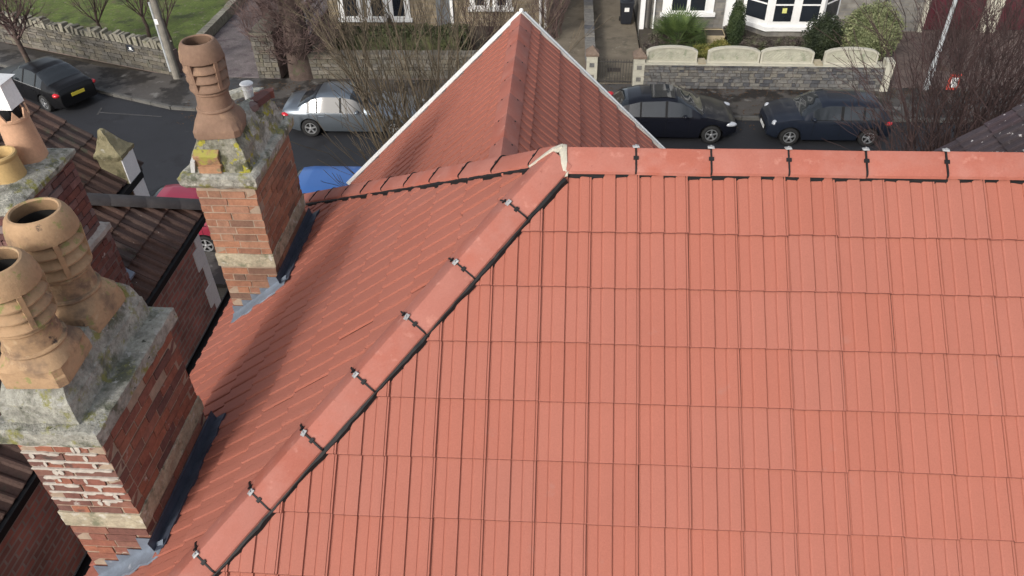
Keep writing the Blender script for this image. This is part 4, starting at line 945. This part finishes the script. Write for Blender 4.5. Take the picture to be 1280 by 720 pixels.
b = MB(); b.tube([(0, 0, 5.75), (0, -.4, 6.0), (0, -1.0, 6.05)], .035, 8); b.obox((0, -1.2, 6.05), (.1, 0, 0), (0, .25, 0), (0, 0, .06)); b.build('lantern', POLEG, lp)
b = MB(); b.tube([(0, -.11, 1.5), (0, -.11, 1.56)], .05, 8); b.box(-.07, .07, -.105, -.075, .2, .8); b.build('service_door', POLEG, lp)
sg = thing('street_sign', 'small red and white sign at the bare shrub by the drive', 'sign', (14.08, 23.1, .1))
b = MB(); b.tube([(0, 0, 0), (0, 0, .75)], .025, 6); b.build('post', IRON, sg); b = MB(); b.box(-.20, .20, -.04, -.015, .15, .75); bd = b.build('board', REDW, sg)
b = MB(); b.box(-.10, .15, -.05, -.041, .25, .62); b.build('white_patch', WHITE, bd)
pt = thing('planter', 'square cream planter on the ledge beside the columnar conifer', 'planter', (5.95, 26.4, .45))
b = MB(); b.add([(-.26, -.26, 0), (.26, -.26, 0), (.26, .26, 0), (-.26, .26, 0), (-.36, -.36, .62), (.36, -.36, .62), (.36, .36, .62), (-.36, .36, .62)], [(0, 1, 5, 4), (1, 2, 6, 5), (2, 3, 7, 6), (3, 0, 4, 7), (0, 3, 2, 1)]); b.build('pot', mat('sand_pot', (.46, .38, .25), var=.2, scale=5, rough=.9, bump=.3), pt)
b = MB(); b.box(-.34, .34, -.34, .34, .55, .58); b.build('soil', SOIL, pt)

# ================================================================== VEGETATION
def leaves(mb_, n, fpos, size, r, up=.2, elong=1.6):
    for _ in range(n):
        p = fpos(); d = Vector((r.gauss(0, 1), r.gauss(0, 1), r.gauss(0, 1)+up)).normalized(); q = d.cross(Vector((r.gauss(0, 1), r.gauss(0, 1), r.gauss(0, 1)))).normalized()
        s_ = size*r.uniform(.6, 1.4); a = d*s_*elong; c = q*s_*.5
        mb_.add([p-c*.3, p+a*.5-c, p+a, p+a*.5+c], [(0, 1, 2, 3)])
def bush(name, label, cat, loc, rx, ry, rz, m, n, size, seed, core=.72, box=False, up=.2, elong=1.6, stem=True, group=None):
    r = random.Random(seed); t = thing(name, label, cat, loc, group=group)
    def fp():
        if box:
            k = r.choice((0, 1, 2, 2)); p = Vector((r.uniform(-1, 1), r.uniform(-1, 1), r.uniform(0, 1)))
            if k == 0: p.y = r.choice((-1, 1))
            elif k == 2: p.z = 1
            else: p.x = r.choice((-1, 1))
            q = Vector((p.x*rx, p.y*ry, p.z*rz*2)); return q+noise.noise_vector(q*1.5+Vector((seed, 0, 0)))*.18
        d = Vector((r.gauss(0, 1), r.gauss(0, 1), r.gauss(0, 1))).normalized()*(r.uniform(.72, 1.02))
        k = 1+.22*noise.noise(d*2.2+Vector((seed, seed, 0)))+.12*noise.noise(d*5+Vector((seed, 3, 0)))
        return Vector((d.x*rx*k, d.y*ry*k, rz+d.z*rz*k))
    b = MB(); leaves(b, n, fp, size, r, up, elong); cr_ = b.build('crown', m, t)
    b = MB()
    if box: b.box(-rx*.9, rx*.9, -ry*.82, ry*.82, 0, rz*1.85)
    else:
        b.ball((0, 0, rz), (rx*core, ry*core, rz*core), 14, 9)
    o = b.build('inner_growth', m, t); roughen(o, .06, 3, seed)
    if stem: b = MB(); b.tube([(0, 0, -.05), (0, 0, rz)], [.06, .03], 6); b.build('stem', BARK, t)
    return t
bush('hedge', 'long clipped dark green hedge behind the low brown wall', 'hedge', (-6.45, 26.0, .13), 2.55, .55, .56, HEDGE, 9000, .05, 1, box=True, stem=False)
bush('conifer', 'narrow columnar dark conifer beside the white bay window', 'conifer', (6.72, 26.3, .42), .32, .32, .98, CONIF, 5000, .035, 2, up=1.2)
bush('yew_bush', 'rounded very dark green bush behind the arched panels', 'bush', (9.85, 25.3, .42), .74, .66, .88, YEW, 8000, .04, 3)
bush('sage_shrub', 'large pale grey-green rounded shrub at the wall end', 'bush', (11.45, 25.1, .42), 1.08, .95, 1.12, SAGE, 14000, .042, 4, elong=2.0)
bush('yellow_shrub', 'low yellow-green shrub under the palm, behind the panels', 'bush', (5.35, 25.0, .42), .62, .45, .34, OLIVE, 2800, .045, 5)
bush('olive_shrub', 'low yellow shrub left of the planter, behind the gap', 'bush', (6.0, 25.2, .42), .42, .38, .40, OLIVE, 1800, .045, 6)
bush('heather_bush', 'low purple-grey bush behind the leftmost arched panel', 'bush', (3.65, 25.3, .42), .62, .5, .34, HEATH, 2500, .04, 7)
bush('heather_bush', 'low brown bush at the foot of the bay window', 'bush', (7.6, 26.2, .42), .6, .4, .28, HEATH, 2200, .04, 8)
bush('heather_bush', 'small brown bush in front of the bay, right side', 'bush', (8.9, 26.4, .42), .5, .35, .22, HEATH, 1600, .04, 9)
pm = thing('palm', 'bushy green fan palm in front of the grey house window', 'palm', (4.5, 26.0, .42)); r = random.Random(3); b = MB()
for k in range(62):
    a = r.uniform(0, 6.28); el = r.uniform(.05, 1.35); d = Vector((math.cos(a)*math.cos(el), math.sin(a)*math.cos(el), math.sin(el))); L = r.uniform(.95, 1.5)
    c = Vector((0, 0, .35))+d*L*.55; q = d.cross(Vector((0, 0, 1))).normalized(); up = q.cross(d)
    b.tube([(0, 0, .35), c], .008, 3)
    for j in range(15):
        th = (j-7)*.17; e = (d*math.cos(th)+q*math.sin(th)); tip = c+e*L*.55+Vector((0, 0, -.10*abs(th))); sd = (e.cross(up)).normalized()*.016
        b.add([c, c+e*L*.3+sd, tip, c+e*L*.3-sd], [(0, 1, 2, 3)])
b.build('crown', PALM, pm); b = MB(); b.tube([(0, 0, -.05), (0, 0, .5)], [.13, .10], 8); b.build('trunk', BARK, pm)
yu = thing('spiky_plant', 'small spiky dark plant at the foot of the bay', 'plant', (9.4, 26.0, .42)); b = MB()
for k in range(40):
    a = r.uniform(0, 6.28); el = r.uniform(.2, 1.3); d = Vector((math.cos(a)*math.cos(el), math.sin(a)*math.cos(el), math.sin(el))); q = d.cross(Vector((0, 0, 1))).normalized()*.02; b.add([-q, q, d*r.uniform(.35, .6)], [(0, 1, 2)])
b.build('crown', HEDGE, yu)
# bare trees and shrubs: stems and twigs as tapered tubes
def grow(mb_, r, p, d, L, rad0, depth, nseg=4, wander=.16, sides=4, kids=(3, 5), spread=.55, lift=.10, minr=.004, shrink=.62):
    pts = [Vector(p)]; rs = [rad0]; dd = Vector(d).normalized()
    for i in range(nseg):
        dd = (dd+Vector((r.gauss(0, wander), r.gauss(0, wander), r.gauss(0, wander)+lift))).normalized()
        pts.append(pts[-1]+dd*L/nseg); rs.append(max(minr, rad0*(1-.75*(i+1)/nseg)))
    mb_.tube(pts, rs, sides if depth > 1 else 3, cap=False)
    if depth <= 0: return
    for k in range(r.randint(*kids)):
        i = r.randint(1, nseg); q = pts[i]; base = (pts[i]-pts[i-1]).normalized()
        sd = Vector((r.gauss(0, 1), r.gauss(0, 1), r.gauss(0, .6))); sd -= base*sd.dot(base); sd = sd.normalized() if sd.length > .01 else Vector((1, 0, 0))
        nd = base*math.cos(spread*r.uniform(.5, 1.3))+sd*math.sin(spread*r.uniform(.5, 1.3))
        grow(mb_, r, q, nd, L*shrink*r.uniform(.7, 1.2), rs[i]*.75, depth-1, nseg, wander, sides, kids, spread, lift, minr, shrink)
def bare(name, label, cat, loc, stems, m, seed, depth=2, kids=(3, 5), spread=.5, trunk=None, wander=.12, minr=.005, lift=.1, shrink=.6):
    r = random.Random(seed); t = thing(name, label, cat, loc)
    if trunk:
        b = MB(); b.tube([(0, 0, -.1), (.03, .02, trunk[1]*.35), (-.02, 0, trunk[1]*.7), (0, .03, trunk[1])], [trunk[0]*1.25, trunk[0], trunk[0]*.9, trunk[0]*.6], 12); o = b.build('trunk', BARK, t, smooth=60); roughen(o, trunk[0]*.18, 2.5, seed)
    else:
        b = MB(); b.ball((0, 0, .02), (.22, .22, .12), 8, 5); b.build('stool', BARK, t)
    b = MB()
    for (p, d, L, rr) in stems: grow(b, r, p, d, L, rr, depth, 5, wander, 5, kids, spread, lift, minr, shrink)
    b.build('crown', m, t); return t
r = random.Random(12)
st_ = [((r.gauss(0, .12), r.gauss(0, .12), 0), (r.uniform(-.34, .20), r.uniform(-.16, .22), 1), r.uniform(6.0, 8.2), r.uniform(.026, .045)) for _ in range(34)]
bare('multi_stem_shrub', 'tall bare olive-stemmed shrub in front of the silver car', 'shrub', (-2.45, 10.2, 0), st_, TWIGO, 21, depth=2, kids=(5, 8), spread=.42, wander=.05, minr=.0055, lift=.03, shrink=.34)
st_ = [((r.gauss(0, .15), r.gauss(0, .15), 0), (r.uniform(-.33, .42), r.uniform(-.2, .3), 1), r.uniform(4.6, 6.8), r.uniform(.03, .05)) for _ in range(58)]
bare('bare_shrub', 'big dark bare shrub beyond the right end of the ridge', 'shrub', (8.75, 10.8, 0), st_, TWIGD, 22, depth=2, kids=(7, 11), spread=.55, wander=.08, minr=.0055, lift=.03, shrink=.38)
# old trunk with dense epicormic twigs
st_ = []
for k in range(230):
    a = r.uniform(0, 6.28); z = r.uniform(.6, 4.2); st_.append(((.42*math.cos(a), .42*math.sin(a), z), (math.cos(a), math.sin(a)*.8, r.uniform(-.15, .9)), r.uniform(.5, 1.35), .012))
for k in range(7): a = k*.9; st_.append(((0, 0, 3.6), (math.cos(a)*.5, math.sin(a)*.5, 1), 3.2, .09))
bare('old_tree', 'thick old tree trunk bristling with purple-brown twigs by the drive', 'tree', (-10.25, 24.25, .1), st_, TWIGP, 23, depth=2, kids=(3, 5), spread=.6, trunk=(.46, 5.0), minr=.006)
st_ = [((0, 0, 1.5+.3*k % 1), (r.uniform(-.9, .9), r.uniform(-.7, .7), r.uniform(.4, 1)), r.uniform(1.4, 2.6), .04) for k in range(16)]
bare('bare_tree', 'bare purple-brown tree at the far left beside the black car', 'tree', (-20.9, 23.6, .1), st_, TWIGP, 24, depth=3, kids=(3, 5), spread=.55, trunk=(.10, 2.4), minr=.005)
for i, (x, y, lab) in enumerate(((-19.6, 27.0, 'small bare tree on the lawn, leftmost of three behind the jagged wall'), (-17.9, 27.6, 'small bare tree on the lawn, middle of three behind the jagged wall'), (-16.4, 26.4, 'small bare tree on the lawn nearest the telegraph pole'))):
    st_ = [((0, 0, .8), (r.uniform(-.7, .7), r.uniform(-.7, .7), r.uniform(.5, 1)), r.uniform(1.2, 2.2), .03) for k in range(7)]
    bare('bare_tree', lab, 'tree', (x, y, .33), st_, TWIGD, 30+i, depth=2, kids=(3, 5), trunk=(.07, 1.2), minr=.006)
st_ = [((r.gauss(0, .3), r.gauss(0, .3), 0), (r.uniform(-.8, .8), r.uniform(-.6, .6), 1), r.uniform(1.2, 2.4), .02) for k in range(22)]
bare('climbing_shrub', 'bare purple shrub against the house corner beyond the gable top', 'shrub', (-.55, 28.3, .1), st_, TWIGP, 41, depth=2, kids=(3, 5), minr=.006)
st_ = [((r.gauss(0, .9), r.gauss(0, .3), 0), (r.uniform(-.6, .6), r.uniform(-.5, .5), 1), r.uniform(1.2, 2.4), .02) for k in range(30)]
bare('climbing_shrub', 'bare brown shrub in front of the buff house door', 'shrub', (-3.2, 26.6, .12), st_, TWIGD, 42, depth=2, kids=(3, 5), minr=.006)
st_ = [((r.gauss(0, .5), r.gauss(0, .3), 0), (r.uniform(-.7, .7), r.uniform(-.6, .4), 1), r.uniform(1.4, 2.6), .02) for k in range(26)]
bare('bare_shrub', 'bare purple shrub over the cobbles in front of the garage', 'shrub', (14.6, 25.2, .1), st_, TWIGD, 43, depth=2, kids=(4, 6), minr=.006)
st_ = [((r.gauss(0, .6), r.gauss(0, .3), 0), (r.uniform(-.7, .7), r.uniform(-.6, .4), 1), r.uniform(1.2, 2.2), .02) for k in range(22)]
bare('bare_shrub', 'twiggy purple shrub on the gravel drive beside the old tree', 'shrub', (-12.6, 27.2, .12), st_, TWIGP, 44, depth=2, kids=(4, 6), minr=.006)
# leaf litter along the far kerb and beds
b = MB(); r = random.Random(8)
for k in range(2600):
    x = r.uniform(-14, 16); y = r.choice((r.gauss(21.0, .35), r.gauss(23.2, .3), r.uniform(21.2, 23.4))); z = .106 if y > 21.14 else .004
    a = r.uniform(0, 3.14); s_ = r.uniform(.02, .055); c, d = math.cos(a)*s_, math.sin(a)*s_
    b.add([(x-c, y-d, z), (x+d*.6, y-c*.6, z+.008), (x+c, y+d, z+.002), (x-d*.6, y+c*.6, z+.01)], [(0, 1, 2, 3)])
tag(b.build('leaf_litter', mat('dead_leaf', (.10, .06, .035), var=.4, scale=8, rough=.9, bump=0)), 'scattered dead brown leaves along the far pavement', 'leaves', kind='stuff')

# ================================================================== CARS
def lerp_curve(pts, x):
    if x <= pts[0][0]: return pts[0][1]
    for (a, va), (b_, vb) in zip(pts[:-1], pts[1:]):
        if x <= b_:
            t = (x-a)/(b_-a); t = t*t*(3-2*t)*.35+t*.65; return va+(vb-va)*t
    return pts[-1][1]
def car(name, label, loc, heading, L, W, H, top, belt, ws, rw, sides, wheels, R, pt_, wr=.60, lamp='oval', tail=None, roof_m=None, plate=True, nose=.76, tailw=.80, trim=None):
    """x = distance from the nose; top = roofline curve; ws, rw = windscreen and rear window spans; sides = side window spans"""
    t = thing(name, label, 'car', loc, heading)
    xs = sorted(set([round(L*i/70, 3) for i in range(71)]+[v for s_ in (ws, rw, *sides) for v in s_]+[.02, .05, L-.02, L-.05]))
    def hw(s_):
        u = (s_-L/2)/(L/2); e = nose if u < 0 else tailw; return W/2*(1-(1-e)*abs(u)**7)*(1-.03*abs(u)**2)
    def sill(s_):
        z = .20+(.10*max(0, 1-s_/.5)+.10*max(0, 1-(L-s_)/.5))
        for wx in wheels:
            d = abs(s_-wx)
            if d < R*1.16: z = max(z, R+math.sqrt((R*1.16)**2-d*d)*.98)
        return z
    def sec(s_):
        zg = lerp_curve(top, s_); bl = min(belt, zg-.03); w = hw(s_); tt = max(0, min(1, (zg-belt)/(H-belt)))
        ww = w*.84+(wr*W/1.76-w*.84)*tt; zs = min(sill(s_), bl-.10); zm = max(zs+.02, .5*(.22+bl))
        P = [(w*.93, zs), (w*.99, zs+(zm-zs)*.45), (w, zm), (w*.99, bl-.09), (w*.955, bl), (ww+.02*(1-tt), zg-.03-.055*tt), (ww*.88, zg-.012-.012*tt), (ww*.5, zg), (0, zg+.008)]
        return P
    rows = []
    for s_ in xs:
        P = sec(s_); rows.append([(s_, y, z) for y, z in P]+[(s_, -y, z) for y, z in P[-2::-1]])
    n = len(rows[0]); groups_ = {'body': MB(), 'windscreen': MB(), 'rear_window': MB()}
    for si in range(len(sides)): groups_['L%d' % si] = MB(); groups_['R%d' % si] = MB()
    for i in range(len(xs)-1):
        m_ = (xs[i]+xs[i+1])/2
        for k in range(n-1):
            g = 'body'; kk = k if k < 8 else n-2-k
            if kk == 4:
                for si, (a, c) in enumerate(sides):
                    if a < m_ < c: g = ('L%d' if k < 8 else 'R%d') % si
            if kk >= 5:
                if ws[0] < m_ < ws[1] and (kk > 5 or ws[0]+.06 < m_): g = 'windscreen'
                if rw[0] < m_ < rw[1]: g = 'rear_window'
            groups_[g].add([rows[i][k], rows[i+1][k], rows[i+1][k+1], rows[i][k+1]], [(0, 1, 2, 3)])
    bb = groups_['body']; bb.add(rows[0], [tuple(range(n))]); bb.add(rows[-1], [tuple(range(n))])
    def fin(mb_, nm, m_, par):
        me = mb_.mesh(nm, m_); bm = bmesh.new(); bm.from_mesh(me); bmesh.ops.remove_doubles(bm, verts=bm.verts, dist=.0005); bmesh.ops.recalc_face_normals(bm, faces=bm.faces); bm.to_mesh(me); bm.free()
        me.polygons.foreach_set('use_smooth', [True]*len(me.polygons)); me.set_sharp_from_angle(angle=rad(38)); o = bpy.data.objects.new(nm, me); link(o, par); return o
    body = fin(bb, 'body', pt_, t)
    fin(groups_['windscreen'], 'windscreen', CGLASS, t); fin(groups_['rear_window'], 'rear_window', CGLASS, t)
    for si in range(len(sides)):
        for s_ in 'LR': fin(groups_['%s%d' % (s_, si)], 'side_window', CGLASS, t)
    # pillars between side windows, chrome or black trims, shut lines
    b = MB()
    for (a, c), (d, e) in zip(sides[:-1], sides[1:]):
        for sg_ in (-1, 1):
            x = (c+d)/2; P = sec(x); b.bar((x, sg_*(P[4][0]+.004), P[4][1]), (x, sg_*(P[5][0]+.004), P[5][1]), .012, d-c+.02, (1, 0, 0))
    if b.v: b.build('pillar', BLACK, t)
    b = MB()
    for x in [sides[0][0]+.05]+[(c+d)/2 for (a, c), (d, e) in zip(sides[:-1], sides[1:])]+[sides[-1][1]-.08]:
        P = sec(x)
        for sg_ in (-1, 1):
            b.tube([(x, sg_*(y+.002), z) for y, z in P[1:5]], .006, 4, cap=False)
    b.build('door_gap', BLACK, body)
    b = MB()
    for sg_ in (-1, 1):
        b.tube([(x, sg_*(sec(x)[4][0]+.004), sec(x)[4][1]) for x in xs if sides[0][0]-.1 <= x <= sides[-1][1]+.1], .010, 4)
    b.build('window_trim', trim or BLACK, t)
    b = MB(); b.box(.35, L-.35, -W*.36, W*.36, .16, belt-.25)
    for wx in wheels: b.box(wx-R*1.1, wx+R*1.1, -W*.40, W*.40, .25, R*2.15)
    b.build('underbody', BLACK, t)
    for wx in wheels:
        for sg_ in (-1, 1):
            y = sg_*(W/2-.12); b = MB(); c = Vector((wx, y, R)); vs_ = []; N_ = 22
            prof = [(R*.62, .10), (R*.70, .115), (R*.90, .115), (R*.98, .095), (R, .05), (R, -.08)]
            for rr, dy in prof:
                for k in range(N_): a = 2*math.pi*k/N_; vs_.append(c+Vector((rr*math.cos(a), sg_*dy, rr*math.sin(a))))
            b.add(vs_, [(i*N_+k, i*N_+(k+1) % N_, (i+1)*N_+(k+1) % N_, (i+1)*N_+k) for i in range(len(prof)-1) for k in range(N_)])
            w_ = b.build('wheel', TYRE, t, smooth=40)
            b = MB()
            for k in range(5):
                a = 2*math.pi*k/5+.3; d = Vector((math.cos(a), 0, math.sin(a))); q = Vector((-d.z, 0, d.x)); b.obox(c+d*R*.36+Vector((0, sg_*.095, 0)), d*R*.29, q*R*.085, Vector((0, .012, 0)))
            vs_ = []
            for rr, dy in ((R*.55, .08), (R*.57, .108), (R*.64, .108), (R*.66, .085)):
                for k in range(N_): a = 2*math.pi*k/N_; vs_.append(c+Vector((rr*math.cos(a), sg_*dy, rr*math.sin(a))))
            b.add(vs_, [(i*N_+k, i*N_+(k+1) % N_, (i+1)*N_+(k+1) % N_, (i+1)*N_+k) for i in range(3) for k in range(N_)])
            b.ball(c+Vector((0, sg_*.10, 0)), (R*.14, .02, R*.14), 10, 5); b.build('rim', RIM, w_)
            b = MB(); vs_ = [c+Vector((R*.62*math.cos(2*math.pi*k/N_), sg_*.045, R*.62*math.sin(2*math.pi*k/N_))) for k in range(N_)]; b.poly(vs_); b.build('brake_disc', BLACK, w_)
    for sg_ in (-1, 1):
        x = .16; P = sec(x); b = MB()
        if lamp == 'round': b.ball((.20, sg_*(W/2*.74), P[4][1]-.03), (.09, .105, .115), 14, 8)
        else: b.ball((.24, sg_*(W/2*.80), sec(.24)[4][1]-.075), (.22, .13, .075), 14, 8)
        b.build('headlight', LAMPW, t, smooth=60)
        b = MB(); tz = belt-.10 if tail is None else tail; b.ball((L-.16, sg_*(W/2*.80), tz-.03), (.15, .155, .085), 12, 7); b.build('tail_light', LAMPR, t, smooth=60)
        b = MB(); P = sec(ws[1]-.15); b.ball((ws[1]-.25, sg_*(W/2*.955+.10), belt+.07), (.07, .10, .065), 10, 6); b.build('mirror', pt_, t, smooth=60)
        for a, c in sides[:2]:
            P = sec(c-.15); b = MB(); b.obox((c-.12, sg_*(P[3][0]+.012), P[3][1]-.04), (.09, 0, 0), (0, .012, 0), (0, 0, .014)); b.build('door_handle', pt_, body)
    b = MB(); b.box(-.012, .03, -.42, .42, .36, .52); b.build('grille', BLACK, t)
    if plate:
        b = MB(); b.box(-.03, -.014, -.26, .26, .33, .44); b.build('number_plate', PLATEW, t); b = MB(); b.box(L+.002, L+.016, -.26, .26, .60, .72); b.build('number_plate', PLATEY, t)
    if roof_m:
        b = MB()
        x0, x1 = ws[1]+.08, ws[1]+.85; NN = 6
        vs_ = [(x0+(x1-x0)*i/NN, yy*sec(x0+(x1-x0)*i/NN)[6][0]*.9, lerp_curve(top, x0+(x1-x0)*i/NN)+.0115-.008*abs(yy)) for i in range(NN+1) for yy in (-1, -.5, 0, .5, 1)]
        b.add(vs_, [(i*5+k, i*5+k+1, i*5+k+6, i*5+k+5) for i in range(NN) for k in range(4)]); b.build('sunroof', roof_m, t)
    return t
saloon = [(0, .58), (.06, .66), (.3, .76), (.9, .86), (1.42, .93), (1.75, 1.13), (2.2, 1.37), (2.55, 1.43), (3.1, 1.44), (3.45, 1.37), (3.75, 1.22), (4.05, 1.05), (4.35, 1.02), (4.55, .95), (4.62, .80)]
car('parked_car', 'silver blue saloon car behind the bare olive stems', (-4.85, 20.35, 0), math.pi, 4.80, 1.80, 1.45, [(a*4.8/4.62, z) for a, z in saloon], .90, (1.48, 2.34), (3.51, 4.18), [(1.87, 2.65), (2.70, 3.48), (3.51, 3.86)], (.88, 3.80), .32, P_SILVER, trim=STEEL)
hatch = [(0, .56), (.06, .66), (.3, .78), (.85, .92), (1.12, .98), (1.5, 1.20), (1.95, 1.42), (2.35, 1.48), (3.2, 1.45), (3.75, 1.32), (4.10, 1.05), (4.26, .92), (4.33, .75)]
car('parked_car', 'dark navy hatchback parked right of the red gable', (5.80, 20.20, 0), math.pi, 4.33, 1.84, 1.49, hatch, .94, (1.12, 2.02), (3.62, 4.12), [(1.55, 2.35), (2.41, 3.20), (3.24, 3.60)], (.84, 3.48), .32, P_NAVY, roof_m=CGLASS, tail=1.02)
mini = [(0, .55), (.05, .68), (.22, .82), (.7, .93), (1.02, .97), (1.25, 1.16), (1.55, 1.34), (1.9, 1.41), (2.9, 1.40), (3.5, 1.34), (3.78, 1.10), (3.92, .92), (3.96, .75)]
car('parked_car', 'blue-black small hatchback with round headlights facing left', (6.78, 20.08, 0), 0, 3.96, 1.74, 1.42, mini, .92, (1.02, 1.62), (3.45, 3.82), [(1.36, 2.25), (2.32, 2.95), (3.0, 3.45)], (.72, 3.26), .31, P_MINI, lamp='round', nose=.80, tailw=.86, wr=.63)
hx = Vector((-.87, .49)); rear = Vector((-17.85, 21.45)); nosep = rear+hx*4.55
car('parked_car', 'black saloon car seen from behind with yellow plate, far left', (nosep.x, nosep.y, 0), math.atan2(-hx.y, -hx.x), 4.55, 1.78, 1.43, [(a*4.55/4.62, z) for a, z in saloon], .90, (1.40, 2.2), (3.33, 3.96), [(1.78, 2.5), (2.55, 3.28), (3.33, 3.66)], (.85, 3.60), .32, P_BLACK, trim=STEEL)
car('parked_car', 'magenta red car on the near side behind the brick chimney', (-13.1, 13.45, 0), 0, 4.1, 1.72, 1.46, [(a*4.1/4.33, z) for a, z in hatch], .94, (1.06, 1.92), (3.42, 3.9), [(1.47, 2.22), (2.28, 3.03), (3.07, 3.40)], (.80, 3.30), .31, P_RED)
van = [(0, .70), (.06, .85), (.3, .98), (.7, 1.10), (.85, 1.15), (1.2, 1.50), (1.6, 1.80), (2.0, 1.86), (4.2, 1.86), (4.42, 1.84), (4.48, 1.0)]
car('parked_van', 'blue van on the near side between chimney and gable', (-8.9, 13.75, 0), 0, 4.5, 1.80, 1.86, van, 1.05, (.85, 1.66), (4.41, 4.475), [(1.2, 2.0), (2.1, 2.9)], (.80, 3.55), .33, P_BLUE, wr=.74, nose=.84, tailw=.95)
# low planting that fills the bed behind the arched panels
for i, (x, y, rx, rz, m_, lab) in enumerate(((3.9, 26.7, .5, .25, HEATH, 'low brown ground plant behind the palm, by the downpipes'), (5.3, 26.9, .55, .28, HEDGE, 'low dark green plant under the grey house window'), (7.7, 25.0, .6, .26, HEDGE, 'low dark plant behind the second arched panel'),
        (8.8, 25.1, .55, .24, HEATH, 'low brown plant behind the third arched panel'), (6.9, 27.4, .5, .3, HEATH, 'brown plant at the foot of the white quoin'), (10.9, 26.6, .6, .35, HEDGE, 'dark green plant right of the bay plinth'))):
    bush('ground_plant', lab, 'plant', (x, y, .42), rx, rx*.7, rz, m_, 1700, .045, 60+i, stem=False)
